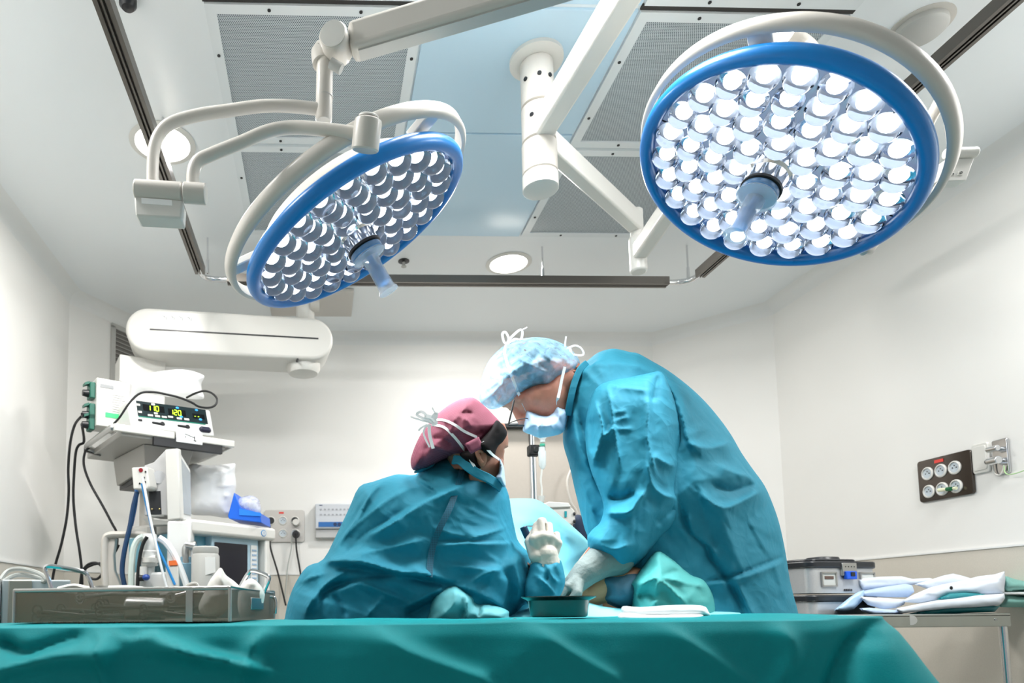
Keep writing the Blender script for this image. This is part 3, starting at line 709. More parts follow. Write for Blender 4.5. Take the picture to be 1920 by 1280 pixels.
def fold(tf, pts, w, amp, wl=1, wr=1): return (T(*tf, pts), w, amp, wl, wr)
C3 = (860, 590, .4608); C2 = (500, 600, .4533); C6 = (880, 600, .18755); C5 = (740, 730, .16404); C5B = (760, 820, .2812); C4 = (520, 840, .2656); C33 = (1020, 860, .25); C3B = (1040, 640, .2031); C82 = (1200, 680, .375)
TZ = .979
# ------------------------------------------------------------------ instrument table with its green drape
t = thing('instrument_table', 'wheeled steel table hidden under the green cloth', 'table', (.12, 1.24, 0))
m = MB(); m.box((.12, 1.245, .958), (1.46, .40, .03)); m.build('table_top', STEEL, t, bevel=.004)
for sx in (-1, 1):
    for sy in (-1, 1):
        m = MB(); m.cyl((.12 + sx * .66, 1.245 + sy * .16, .05), (.12 + sx * .66, 1.245 + sy * .16, .945), .016, n=16); m.cyl((.12 + sx * .66 - .012, 1.245 + sy * .16, .04), (.12 + sx * .66 + .012, 1.245 + sy * .16, .04), .04, n=20); m.build('leg', STEEL, t)
x0, x1, y0, y1 = -.66, .885, 1.035, 1.455
per = []; r = .03
for cx_, cy_, a0 in ((x1 - r, y1 - r, 0), (x0 + r, y1 - r, 90), (x0 + r, y0 + r, 180), (x1 - r, y0 + r, 270)):
    for i in range(5): a = math.radians(a0 + 90 * i / 4); per.append((cx_ + r * math.cos(a), cy_ + r * math.sin(a)))
per = _resample(per, .008); npz = len(per); cen = np.array([(x0 + x1) / 2, (y0 + y1) / 2]); vs = []; fs = []
TFOLD = [fold((0, 1020, .2917), [(640, 560), (690, 640), (680, 760), (690, 880)], 9, .010, 1.8, .8), fold((0, 1020, .2917), [(1000, 575), (1240, 680), (1500, 740), (1660, 775)], 9, .020, .7, 2.4),
         fold((0, 1020, .2917), [(1720, 560), (1640, 660), (1600, 770), (1560, 900)], 12, .014, 1, 1.6), fold((0, 1020, .2917), [(0, 830), (200, 760), (420, 720), (640, 700)], 22, .018, 1.4, 1),
         fold((0, 1020, .2917), [(20, 640), (160, 700), (330, 640), (480, 590)], 14, -.014, 1, 1), fold((0, 1020, .2917), [(640, 720), (900, 680), (1240, 690)], 18, .008, 1, 1.5), fold((0, 1020, .2917), [(740, 560), (850, 620), (1000, 590)], 8, .008),
         fold((0, 1160, 1), [(700, 12), (760, 60), (900, 110)], 16, .012, 1, 2), fold((0, 1160, 1), [(1000, 14), (1060, 60), (1150, 110)], 14, .007, 1, 2), fold((0, 1160, 1), [(1240, 10), (1310, 60), (1400, 118)], 14, .006, 1, 2),
         fold((0, 1160, 1), [(1640, 4), (1600, 60), (1575, 125)], 24, -.014, 1, 1), fold((0, 1160, 1), [(1460, 20), (1480, 70), (1440, 125)], 24, .008, 1, 1)]
rings = [(-.16, 0)] * 0
def topz(x, y): return TZ + .0035 * noise.noise(Vector((x * 5, y * 5, 1))) + .002 * noise.noise(Vector((x * 17, y * 9, 4))) + (.006 * math.exp(-((x - .83) / .09) ** 2 - ((y - 1.2) / .2) ** 2))
for k in range(13, 0, -1):                   # rings of the flat top, from the middle out
    s = 1 - (k - 1) / 12.0 if k > 1 else 1.0
    for q in per: p = cen + (q - cen) * np.array([max(s, .001), max(s, .001)]); vs.append(Vector((p[0], p[1], topz(*p) - .003 * (k == 1))))
nt_ = 13; drop = [.002, .004, .007, .011, .016] + [float(q) for q in np.linspace(.022, .30, 52)] + [.33, .36, .42, .5, .6]
for j, dz in enumerate(drop):
    for i, q in enumerate(per):
        e = (q - np.clip(q, [x0 + r, y0 + r], [x1 - r, y1 - r])); e = e / (np.linalg.norm(e) or 1)
        pass
        w = noise.noise(Vector((q[0] * 4.5 + dz * 1.5, q[1] * 4.5, dz * 2.2))) * .035 * min(1, dz / .12) + (1 - 2 * abs(noise.noise(Vector((q[0] * 5 + dz * 4, q[1] * 5, dz * 4 + 3))))) * .016 * min(1, dz / .05) + noise.noise(Vector((q[0] * 13, q[1] * 13, dz * 5))) * .004 * min(1, dz / .05)
        out = .007 * min(1, dz / .02) + .05 * dz + w * .7; cor = math.exp(-((q[0] - x1) / .09) ** 2 - ((q[1] - y0) / .09) ** 2)
        out += cor * dz * .42
        vs.append(Vector((q[0] + e[0] * out, q[1] + e[1] * out, TZ - dz)))
base = nt_ * npz
PX = np.array([px_of(v) for v in vs[base:]]); dsp = np.zeros(len(PX))
for pth, w, amp, wl, wr in TFOLD:
    fd, sd, al = _seg_dist(PX, _spline2(pth, 4, False)); dsp += 1.9 * amp * np.exp(-(fd / np.where(sd > 0, w * wr, w * wl)) ** 1.4)
for i in range(len(PX)):
    dz = drop[i // npz]
    if vs[base + i].y < y0 + .02: vs[base + i].y -= dsp[i] * min(1, dz / .03)
NR_ = nt_ + len(drop)
for j in range(NR_ - 1):
    for i in range(npz): fs.append((j * npz + i, j * npz + (i + 1) % npz, (j + 1) * npz + (i + 1) % npz, (j + 1) * npz + i))
m = MB(); m.add(vs, fs); o = m.build('surgical_drape', DRAPE, angle=180); tag(o, 'teal green cloth draped over the instrument table in front', 'drape')
sd_ = o.modifiers.new('thick', 'SOLIDIFY'); sd_.thickness = .0015; sd_.offset = -1

# ------------------------------------------------------------------ operating table, patient, patient's drapes
t = thing('operating_table', 'operating table hidden under the cyan patient drapes', 'table', (.62, 2.15, 0))
m = MB(); m.box((.60, 2.12, .86), (.42, .86, .07)); m.build('mattress', BLACK, t, bevel=.02)
m = MB(); m.box((.60, 2.12, .815), (.40, .86, .02)); m.build('table_frame', STEEL, t, bevel=.003)
m = MB(); m.cyl((.60, 2.15, .1), (.60, 2.15, .81), .09); m.build('column', STEEL, t)
m = MB(); m.box((.60, 2.15, .05), (.36, .7, .1)); m.build('base', GREYPL, t, bevel=.02)
pat = thing('person', 'patient under the cyan drape with a bare hand and forearm lying between the surgeons', 'person', (.66, 1.75, .9))
k = MB(); Ya = 1.72
limb(k, [at(1330, 1105, Ya + .05), at(1210, 1098, Ya + .02), at(1150, 1096, Ya), at(1108, 1112, Ya), at(1080, 1124, Ya)], [.055, .05, .042, .034, .03])
for dy, L, b in ((-.03, 62, 4), (-.010, 70, 0), (.010, 66, 0), (.028, 52, 4)):
    p0 = at(1080, 1126, Ya) + Vector((0, dy, 0)); limb(k, [p0, p0 + Vector((-.05, dy * .2, -.004)), p0 + Vector((-.075 - L * .0002, dy * .3, -.014))], [.0125, .010, .008])
p0 = at(1086, 1118, Ya) + Vector((0, -.02, .01)); limb(k, [p0, p0 + Vector((-.03, -.025, .014)), p0 + Vector((-.055, -.03, .012))], [.014, .011, .009])
limb(k, [at(1330, 1105, Ya + .05), (1.0, 2.15, .96), (.62, 2.25, .98)], [.055, .08, .13]); limb(k, [(.62, 2.05, .97), (.62, 2.5, .97)], [.15, .13]); limb(k, [(.62, 2.5, .97), (.62, 2.8, .98)], [.06, .09])
blob('body', k, .005, SKINP, pat)
o, s_ = puff('sleeve', T(*C33, [(432, 890), (450, 985), (445, 1062), (560, 1120), (640, 1125), (700, 1100), (760, 1040), (760, 900), (700, 850), (560, 855), (490, 865)]), Ya - .005, .058, 40, mat('stockinette', (72, 120, 142), .8, noise_amt=.08, noise_scale=200), pat, folds=[fold(C33, [(450, 1060), (560, 1040), (680, 1000)], 6, .004), fold(C33, [(600, 1050), (540, 900)], 8, -.004)], crumple=(.003, .03))
o, s_ = puff('surgical_drape', T(*C33, [(655, 1100), (660, 960), (640, 940), (700, 860), (790, 740), (830, 700), (870, 690), (960, 745), (1060, 830), (1110, 870), (1190, 900), (1240, 960), (1270, 1030), (1285, 1110), (1285, 1180), (1270, 1320), (900, 1320), (680, 1200)]), 1.70, .13, 60, mat('green_drape_fabric', (62, 160, 158), .7, noise_amt=.06, noise_scale=80, bump=.1, bump_scale=700), None, step=4, smooth=3,
    folds=[fold(C33, [(835, 700), (760, 830), (690, 960)], 9, .014, 1, 1.8), fold(C33, [(850, 890), (760, 930), (690, 1000)], 7, .012, .6, 1.6), fold(C33, [(700, 1040), (780, 1010), (850, 1060)], 12, -.02), fold(C33, [(840, 880), (930, 900), (1060, 930), (1240, 970)], 7, .010, 1.5, .8), fold(C33, [(850, 890), (960, 980), (1060, 1080)], 6, .010, .7, 1.5), fold(C33, [(870, 880), (1000, 840), (1080, 860)], 10, -.012), fold(C33, [(840, 1100), (835, 1020), (860, 900)], 7, .008), fold(C33, [(900, 720), (960, 780), (1060, 850)], 8, .008)], crumple=(.006, .05), seed=3)
tag(o, 'crumpled green cloth bunched over the patient sleeve below the standing surgeon', 'drape')
# bright cyan sheet over the patient, behind the hands
o, s_ = puff('patient_drape', [(948, 936), (980, 934), (1005, 936), (1030, 950), (1056, 972), (1080, 992), (1103, 1015), (1115, 1040), (1116, 1200), (900, 1200), (905, 1000), (925, 950)], 2.12, .3, 130, SKYDRAPE, None, step=5, smooth=3, slant=(0, -.0022),
    folds=[fold(C5B, [(690, 430), (860, 480), (1000, 520), (1140, 610)], 8, .02, 1, 2), fold(C5B, [(730, 540), (840, 560), (980, 610), (1138, 690)], 10, .03, .7, 2), fold(C5B, [(880, 410), (960, 500), (1050, 590)], 9, .016), fold(C5B, [(740, 590), (900, 640), (1100, 740)], 9, -.02)], crumple=(.004, .07), seed=5)
tag(o, 'bright cyan sheet over the patient behind the gloved hands', 'drape')
o, s_ = puff('patient_drape', [(1030, 1120), (1060, 1118), (1100, 1128), (1160, 1140), (1340, 1146), (1400, 1160), (1400, 1260), (860, 1260), (870, 1160), (960, 1150)], 1.66, .12, 40, SKYDRAPE, None, step=6, smooth=3, crumple=(.004, .06), seed=8)
tag(o, 'light cyan arm table sheet under the patient hand behind the steel bowl', 'drape')

# ------------------------------------------------------------------ standing surgeon
P1 = thing('person', 'standing surgeon in a blue gown, sheer blue cap and glasses bending over to the left', 'person', (1.12, 1.85, 0))
Hc = at(992, 714, 1.82); Hf = (-.46, -.03, -.88); Hu = (-.86, 0, .46)
k = MB(); P, R = head_parts(k, Hc, Hf, Hu, 1.04)
hip = at(1385, 1120, 1.87); chest = at(1235, 830, 1.87); nb = at(1118, 712, 1.85)
limb(k, [hip, at(1320, 980, 1.87), chest, at(1170, 745, 1.86), nb], [.145, .135, .14, .125, .068]); limb(k, [nb, at(1072, 712, 1.83), at(1030, 715, 1.82)], [.066, .060, .060])
for s in (-1, 1):
    h = hip + Vector((0, s * .09, -.02)); kn = Vector((hip.x - .02, hip.y + s * .11, .50)); an = Vector((hip.x + .04, hip.y + s * .11, .09)); limb(k, [h, kn, an, Vector((an.x - .07, an.y, .05)), Vector((an.x - .17, an.y, .035))], [.095, .06, .042, .04, .032])
limb(k, [at(1185, 765, 1.78), at(1262, 955, 1.69), at(1120, 1045, 1.69), at(1085, 1085, 1.69)], [.06, .046, .034, .028]); limb(k, [at(1185, 765, 1.96), at(1240, 950, 2.0), at(1130, 1060, 1.88), at(1080, 1090, 1.84)], [.06, .036, .024, .022])
k1 = k
# hair under the cap
k2 = MB(); k2.ell(P(-.014, 0, .036), (.100, .082, .092), R, 48, 30)
o, gs = puff('gown', T(*C3, [(487, 212), (520, 190), (560, 158), (600, 142), (640, 138), (700, 152), (730, 157), (790, 190), (850, 225), (930, 285), (1000, 350), (1060, 420), (1110, 490), (1150, 560), (1195, 625), (1245, 695), (1280, 775), (1305, 850), (1325, 940), (1337, 1010), (1348, 1080), (1365, 1150), (1382, 1215), (1420, 1400), (1450, 1800), (900, 1800), (760, 1500), (700, 1200), (650, 1060), (590, 960), (525, 900), (500, 820), (485, 760), (470, 700), (450, 610), (430, 545), (424, 500), (430, 420), (445, 350), (462, 270)]), 1.87, .19, 125, GOWN, P1, step=3.6, smooth=3, crumple=(.013, .08, (.9, 2.0), -28), seed=1, back=.2,
    folds=[fold((0, 0, 1), [(1215, 690), (1241, 699), (1255, 725), (1276, 772), (1288, 821), (1298, 837)], 9, .022, 2.2, .6), fold((0, 0, 1), [(1288, 830), (1324, 839), (1350, 836), (1368, 828)], 9, .016, .8, 2), fold((0, 0, 1), [(1345, 873), (1380, 886), (1410, 897), (1432, 922)], 8, .018, .7, 2),
           fold((0, 0, 1), [(1312, 924), (1357, 952), (1410, 929), (1434, 918)], 12, .020, .7, 1.6), fold((0, 0, 1), [(1330, 905), (1370, 920), (1420, 905)], 10, -.014), fold((0, 0, 1), [(1271, 930), (1281, 972), (1297, 1002), (1324, 1025), (1331, 1047), (1357, 1081), (1395, 1145)], 9, -.018, 1.5, .7), fold((0, 0, 1), [(1290, 960), (1300, 1000), (1330, 1022), (1350, 1050)], 10, .012),
           fold((0, 0, 1), [(1327, 1089), (1387, 1074), (1449, 1051), (1476, 1040)], 5, -.010, 1, 1), fold((0, 0, 1), [(1330, 1098), (1390, 1084), (1452, 1061), (1478, 1050)], 9, .010), fold((0, 0, 1), [(1449, 1051), (1462, 1090), (1478, 1140)], 6, .008), fold((0, 0, 1), [(1380, 1090), (1400, 1130), (1420, 1165)], 9, .008),
           fold((0, 0, 1), [(1260, 690), (1320, 740), (1370, 810), (1400, 860), (1430, 905)], 9, .010, .6, 1.6), fold((0, 0, 1), [(1410, 860), (1440, 920), (1465, 1000), (1475, 1050)], 8, -.008), fold(C3, [(487, 400), (520, 520), (560, 640), (590, 740)], 9, -.016), fold(C3, [(440, 540), (480, 640), (520, 740), (560, 840)], 8, .012, 1, 1.6), fold(C3, [(455, 300), (470, 420), (490, 520), (540, 640)], 8, .014, 1, 1.6),
           fold(C3, [(530, 210), (620, 200), (740, 215), (830, 260)], 16, .012), fold(C3, [(480, 250), (560, 190), (600, 150)], 9, .010), fold((0, 0, 1), [(1180, 655), (1205, 665), (1225, 680)], 5, .008)])
o, ss = puff('sleeve', T(*C3, [(540, 330), (570, 285), (625, 262), (700, 252), (770, 238), (825, 232), (862, 300), (890, 385), (907, 480), (903, 600), (895, 700), (907, 762), (897, 812), (872, 860), (830, 900), (790, 945), (745, 1000), (700, 1030), (655, 1045), (622, 1052), (600, 1020), (570, 978), (535, 952), (524, 905), (545, 872), (575, 845), (590, 790), (578, 735), (560, 690), (540, 640), (520, 560), (515, 480), (522, 400)]), 1.715, .085, 62, GOWN, P1, step=3.4, smooth=3, crumple=(.006, .06, (.8, 2.4), 8), seed=2, back=.075, slant=(0, -.0001),
    folds=[fold(C3B, [(480, 405), (600, 420), (740, 435), (872, 450)], 4, .006, .5, 2), fold(C3B, [(485, 410), (520, 640), (545, 800), (570, 960), (610, 1180)], 4, .008, 1.6, .8), fold(C3B, [(872, 450), (868, 640), (850, 850), (880, 1000), (940, 1250)], 6, .014, .6, 2), fold(C3B, [(970, 285), (930, 420), (900, 560)], 12, -.016), fold(C3B, [(1000, 330), (1080, 480), (1150, 660)], 9, .012),
           fold(C3B, [(390, 450), (330, 560), (268, 690), (255, 900), (330, 1120)], 6, .012, 1.8, .7), fold(C3B, [(380, 560), (440, 780), (420, 920), (340, 1180)], 8, .018, .6, 1.8), fold(C3B, [(440, 880), (500, 840), (540, 790)], 6, .012), fold(C3B, [(320, 700), (330, 900), (340, 1040)], 14, -.012), fold(C3B, [(540, 660), (600, 650), (660, 640)], 4, .004), fold(C3B, [(550, 740), (610, 715), (680, 700)], 4, .004), fold(C3B, [(550, 800), (640, 810), (720, 800)], 4, .004),
           fold((0, 0, 1), [(1214, 915), (1196, 940), (1180, 960), (1150, 963), (1128, 958)], 8, .018, .7, 1.8), fold((0, 0, 1), [(1272, 935), (1240, 925), (1222, 905), (1212, 860)], 9, .014, 1.8, .8), fold((0, 0, 1), [(1190, 920), (1165, 935), (1140, 930)], 11, -.016), fold((0, 0, 1), [(1275, 940), (1255, 960), (1230, 985)], 9, -.010), fold((0, 0, 1), [(1110, 1035), (1145, 1045), (1160, 1065)], 7, -.012), fold((0, 0, 1), [(1120, 1020), (1150, 1030), (1185, 1020)], 9, .010), fold(C3B, [(1140, 760), (1120, 900), (1140, 1100)], 10, -.010), fold(C3B, [(900, 1050), (1020, 1120), (1130, 1160)], 10, .010)])
# far sleeve, seen past the chest
puff('sleeve', T(*C33, [(330, 505), (400, 500), (440, 520), (470, 600), (440, 700), (370, 690), (335, 670), (325, 600)]), 1.86, .05, 30, GOWN, P1, step=4, crumple=(.004, .04), seed=4, folds=[fold(C33, [(430, 520), (380, 600), (340, 680)], 6, .008)])
# cap, ties, mask, glasses, gloves
k = MB(); k.ribbon([at(u, v, y) for (u, v), y in zip(T(*C3, [(522, 196), (495, 222), (472, 275), (455, 345), (444, 410)]), (1.80, 1.775, 1.765, 1.765, 1.775))], .018, (0, -1, 0), .006); k.build('collar', GOWN, P1, bevel=.002)
CAPM = sheer('sheer_cap', (150, 206, 236), .55, .6, 26)
o, cs = puff('surgical_cap', T(*C6, [(235, 893), (160, 862), (108, 815), (98, 750), (110, 650), (130, 560), (190, 415), (280, 310), (380, 235), (500, 192), (640, 172), (780, 180), (900, 220), (985, 270), (1060, 340), (1105, 420), (1085, 500), (1010, 552), (900, 592), (840, 660), (770, 685), (720, 680), (600, 722), (480, 792), (360, 850)]), 1.82, .112, 95, CAPM, P1, step=3, smooth=3, back=.11, crumple=(.004, .03, (2.4, .6), -38), seed=6,
    folds=[fold(C6, [(560, 200), (700, 310), (850, 420), (970, 480)], 3, .005), fold(C6, [(700, 190), (840, 300), (990, 420)], 3, .005), fold(C6, [(420, 320), (560, 420), (700, 490), (850, 540)], 3, .005), fold(C6, [(380, 440), (520, 560), (700, 640)], 3, .004), fold(C6, [(500, 240), (640, 380), (800, 520)], 4, -.004), fold(C6, [(200, 520), (300, 640), (420, 780)], 3, .004), fold(C6, [(150, 620), (230, 740), (320, 850)], 3, .004), fold(C6, [(330, 540), (350, 700), (380, 830)], 3, .004), fold(C6, [(735, 650), (820, 600), (930, 540), (1060, 470)], 5, .012, 1, 1)])
def shape1(vs):
    P_ = px_many(vs); z = np.array([v.z for v in vs]); u, w = P_[:, 0], P_[:, 1]
    A = (z > .62) & (u > 1078); gs.tuck(vs, A, .012)
    crown = (u < 1085) & (w < 700) | (u < 925) & (w < 762); cs.tuck(vs, ~A & (z > 1.2) & (u < 1100) & (w < 790), .009, crown)
blob('body', k1, .0042, SKIN, P1, smooth=5, shape=shape1)
cs.tuck(k2.v, np.ones(len(k2.v), bool), .003); k2.build('hair', HAIRG, P1)
k = MB(); e = T(*C6, [(720, 660), (800, 640), (900, 570), (1000, 530), (1080, 480)]); k.tube([cs(u, v, .001) for u, v in e], .006, 10, 4, flat=1.2); k.build('cap_band', mat('cap_band_blue', (40, 160, 215), .7), P1, label='gathered blue elastic band')
o, ms = puff('surgical_mask', T(*C6, [(575, 900), (640, 918), (720, 946), (780, 950), (828, 918), (868, 852), (920, 868), (968, 892), (985, 930), (975, 1010), (962, 1080), (925, 1130), (850, 1155), (700, 1178), (620, 1145), (535, 1112), (545, 1050), (560, 980)]), 1.80, .075, 45, MASKM, P1, step=3, smooth=2, back=.06, crumple=(.002, .03), seed=9,
    folds=[fold(C6, [(740, 960), (700, 1080), (690, 1170)], 4, .010, 1, 2), fold(C6, [(800, 950), (820, 1060), (870, 1150)], 5, .010, 1, 2), fold(C6, [(850, 900), (900, 1000), (950, 1080)], 5, -.006), fold(C6, [(640, 930), (610, 1030), (560, 1080)], 4, .006), fold(C6, [(870, 860), (980, 900)], 3, .004)])
k = MB(); k.ribbon([cs(u, v, .003) for u, v in T(*C6, [(372, 240), (352, 320), (385, 450), (440, 600), (490, 730)])] + [ms(*T(*C6, [(575, 905)])[0], .003)], .0075, (0, -1, 0)); k.build('mask_tie', TAPE, P1)
q = [cs(*T(*C6, [(955, 465)])[0], .004)] + [at(u, v, 1.745) for u, v in T(*C6, [(925, 590), (900, 720), (880, 800)])] + [ms(*T(*C6, [(862, 862)])[0], .003)]
k = MB(); k.ribbon(q, .0075, (0, -1, 0)); k.build('mask_tie', TAPE, P1)
k = MB(); Yb = 1.80
k.ribbon([at(u, v, Yb) for u, v in T(*C6, [(372, 240), (345, 215), (330, 140), (362, 122), (395, 190), (375, 240)])], .008, (.3, -1, .2)); k.ribbon([at(u, v, Yb) for u, v in T(*C6, [(372, 240), (420, 170), (500, 100), (530, 110), (515, 190), (450, 190), (380, 235)])], .007, (.2, -1, .4)); k.ribbon([at(u, v, Yb) for u, v in T(*C6, [(500, 105), (545, 88), (578, 70)])], .0035, (0, -1, .2)); k.build('tie_bow', TAPE, P1)
k = MB(); k.ribbon([at(u, v, Yb) for u, v in T(*C6, [(955, 300), (958, 230), (968, 162)])], .0045, (0, -1, 0)); k.ribbon([at(u, v, Yb) for u, v in T(*C6, [(965, 290), (1050, 255), (1110, 275), (1142, 325), (1120, 352), (1050, 345), (990, 320)])], .006, (.1, -1, .3)); k.ribbon([at(u, v, Yb - .01) for u, v in T(*C6, [(955, 465), (965, 380), (990, 310)])], .009, (0, -1, 0)); k.ribbon([at(u, v, Yb - .012) for u, v in T(*C6, [(1000, 270), (1020, 330), (1040, 400)])], .008, (0, -1, 0)); k.build('tie_bow', TAPE, P1)
g = thing('glasses', 'thin dark glasses worn by the standing surgeon', 'glasses', tuple(P(.1, 0, 0)))
k = MB(); A = [at(u, v, y) for u, v, y in [(*T(*C6, [(447, 798)])[0], 1.712), (*T(*C6, [(425, 900)])[0], 1.712), (*T(*C6, [(392, 1040)])[0], 1.72)]]; k.tube(A, .0022, 8, 4); k.build('temple', BLACK, g)
B = [at(*T(*C6, [(388, 1046)])[0], 1.72), at(*T(*C6, [(480, 1050)])[0], 1.74), at(*T(*C6, [(575, 1056)])[0], 1.83)]
k = MB(); k.tube(B, .0024, 8, 4); k.tube([B[0], B[0] + Vector((.012, .01, .010)), B[1] + Vector((.02, 0, .018)), B[2] + Vector((.012, 0, .016)), B[2]], .0012, 6, 4); k.build('rim', BLACK, g)
k = MB(); k.prism([B[0], B[1], B[2], B[2] + Vector((.012, 0, .016)), B[0] + Vector((.012, .01, .012))], (-.0012, -.0006, -.0012)); k.build('lens', sheer('spectacle_lens', (235, 240, 245), .12, .05), g)
k = MB(); A2 = [P(.075, .085, .012), P(.02, .086, .018), P(-.01, .084, .012)]
# gloved near hand closing on the patient's wrist
w_ = at(1100, 1072, 1.66); kn = [at(1064, 1100, 1.625), at(1058, 1104, 1.645), at(1056, 1108, 1.665), at(1058, 1112, 1.685)]
fg = [[kn[0], at(1049, 1118, 1.62), at(1053, 1133, 1.635)], [kn[1], at(1042, 1121, 1.64), at(1046, 1138, 1.655)], [kn[2], at(1041, 1123, 1.662), at(1046, 1139, 1.675)], [kn[3], at(1045, 1124, 1.684), at(1050, 1137, 1.694)]]
hand_glove('glove', w_, kn, fg, [at(1082, 1094, 1.635), at(1082, 1112, 1.61), at(1072, 1127, 1.61)], LATEXG, P1, cuff=[(at(1155, 1046, 1.69), .045), (at(1128, 1052, 1.68), .042), (at(1100, 1072, 1.66), .034), (at(1078, 1094, 1.655), .027)])
w_ = at(1110, 1060, 1.83); kn = [at(1080, 1092, 1.80), at(1074, 1094, 1.82), at(1072, 1096, 1.84), at(1074, 1098, 1.858)]
hand_glove('glove', w_, kn, [[a, a + Vector((-.025, 0, -.025)), a + Vector((-.028, 0, -.05))] for a in kn], [at(1095, 1085, 1.80), at(1088, 1104, 1.785), at(1078, 1114, 1.785)], LATEX, P1)

# ------------------------------------------------------------------ surgeon seen from behind
P2 = thing('person', 'surgeon seen from behind in a blue gown and maroon cap leaning to the right', 'person', (.16, 1.68, 0))
Hc = at(888, 845, 1.62); Hf = (.76, .58, -.30); Hu = (.28, .12, .95)
k = MB(); P, R = head_parts(k, Hc, Hf, Hu, .95, ears=False)
hip = at(730, 1170, 1.70); nb = at(862, 915, 1.66)
limb(k, [hip, at(770, 1080, 1.70), at(820, 1000, 1.69), nb], [.145, .125, .125, .062]); limb(k, [nb, at(882, 880, 1.63)], [.060, .056])
for s in (-1, 1):
    h = hip + Vector((s * .05, -s * .06, -.03)); kn = Vector((hip.x + s * .06, hip.y - s * .07, .48)); an = Vector((hip.x + s * .06 - .03, hip.y - s * .07 + .02, .09)); limb(k, [h, kn, an, an + Vector((.07, .03, -.04)), an + Vector((.15, .06, -.05))], [.085, .055, .04, .036, .03])
limb(k, [at(915, 955, 1.60), at(975, 1108, 1.57), at(1024, 1082, 1.585)], [.05, .04, .027]); limb(k, [at(760, 960, 1.72), at(800, 1090, 1.8), at(960, 1085, 1.8)], [.05, .04, .028])
k1 = k
o, ls = puff('gown', T(*C2, [(60, 1340), (75, 1232), (90, 1160), (120, 1085), (168, 1018), (235, 988), (292, 880), (340, 780), (382, 690), (440, 668), (500, 648), (545, 637), (612, 640), (640, 612), (700, 578), (745, 558), (795, 556), (830, 585), (870, 610), (920, 635), (960, 655), (985, 682), (1003, 730), (1012, 790), (1024, 850), (1038, 908), (1062, 940), (1085, 965), (1100, 1010), (1118, 1070), (1116, 1120), (1100, 1160), (1040, 1200), (1010, 1340), (960, 1900), (180, 1900)]), 1.69, .16, 95, GOWN, P2, step=3.4, smooth=3, crumple=(.0095, .07, (2.2, .9), 25), seed=11, back=.17,
    folds=[fold(C4, [(205, 838), (330, 806), (480, 795), (640, 815), (820, 868), (1040, 893), (1205, 930)], 12, .030, 1.7, .6), fold(C4, [(250, 900), (480, 852), (660, 866), (840, 900), (1060, 935), (1220, 975)], 8, -.018, 1, 1.4), fold(C4, [(330, 795), (430, 680), (540, 560), (760, 380), (920, 292), (1030, 268)], 6, .010, 1, 2), fold(C4, [(440, 780), (620, 610), (760, 520), (900, 432)], 5, -.009, 2, 1), fold(C4, [(640, 620), (800, 540), (1000, 410), (1150, 320), (1205, 300)], 8, .016, .7, 2),
           fold(C4, [(520, 760), (660, 730), (860, 690), (1050, 640)], 10, .014, .8, 2), fold(C4, [(575, 270), (520, 400), (440, 560), (330, 780)], 5, .010, .6, 2), fold(C4, [(850, 190), (720, 260), (640, 360), (580, 480), (510, 570), (350, 780)], 7, .018, .8, 1.8), fold(C4, [(670, 280), (600, 400), (540, 500), (400, 720)], 6, -.012), fold(C4, [(860, 190), (1000, 250), (1140, 322)], 6, -.010, 1, 2), fold(C4, [(990, 205), (1080, 270), (1150, 315)], 4, .007),
           fold(C4, [(120, 960), (230, 915), (380, 870), (460, 850)], 8, .016, 1, 1), fold(C4, [(190, 1190), (250, 1070), (370, 940), (500, 862)], 11, .022, 1, .8), fold(C4, [(290, 1110), (330, 1020), (420, 970), (640, 915), (840, 895)], 10, -.018), fold(C4, [(350, 1030), (500, 980), (640, 930), (800, 905), (960, 900)], 8, .012, 1, 1.6), fold(C4, [(610, 955), (740, 1010), (870, 1065)], 6, .010, .7, 2), fold(C4, [(640, 1180), (760, 1040)], 7, .008), fold(C4, [(390, 1020), (450, 1110), (490, 1190)], 6, -.010), fold(C4, [(900, 1190), (1000, 1140), (1150, 1060)], 16, -.02), fold(C4, [(900, 1130), (1060, 1040), (1190, 970)], 10, .012),
           fold(C5B, [(190, 692), (430, 688), (600, 690), (748, 684)], 4, -.008, 2, 1), fold(C5B, [(190, 720), (450, 710), (740, 700)], 12, .012), fold(C5B, [(420, 684), (560, 640), (665, 605)], 6, .010, 2, .6), fold(C5B, [(190, 420), (380, 320), (560, 272)], 8, .012, .8, 2.2), fold(C5B, [(590, 320), (640, 450), (740, 680)], 8, -.010, 1, 2), fold(C5B, [(560, 280), (620, 400), (690, 560)], 8, .008), fold(C5B, [(400, 460), (520, 520), (640, 560)], 6, .005), fold(C5B, [(200, 600), (300, 640), (400, 660)], 7, .006),
           fold(C5B, [(640, 870), (690, 950), (700, 1050), (690, 1170)], 8, -.018, 2.2, .8), fold(C5B, [(760, 760), (740, 860), (760, 1000), (740, 1160)], 12, .014), fold(C5B, [(440, 960), (560, 900), (650, 880)], 7, .010), fold(C5B, [(280, 850), (450, 870), (640, 890)], 6, .008, .8, 1.8), fold(C5B, [(330, 980), (460, 1030), (600, 1100), (690, 1160)], 7, .012, 2, .6)])
o, fs_ = puff('sleeve', T(*C5B, [(820, 900), (845, 822), (900, 806), (960, 802), (1030, 812), (1055, 880), (1066, 950), (1056, 1005), (1030, 1060), (1000, 1112), (930, 1150), (830, 1130), (790, 1020)]), 1.585, .05, 36, GOWN, P2, step=3.5, crumple=(.004, .04), seed=12, back=.05,
    folds=[fold(C5B, [(940, 850), (980, 930), (1040, 980)], 5, .010, 1, 2), fold(C5B, [(870, 920), (960, 1000), (1010, 1080)], 6, .010), fold(C5B, [(900, 840), (950, 900), (940, 960)], 6, -.008), fold(C5B, [(1000, 830), (1030, 900), (1050, 960)], 4, .006)])
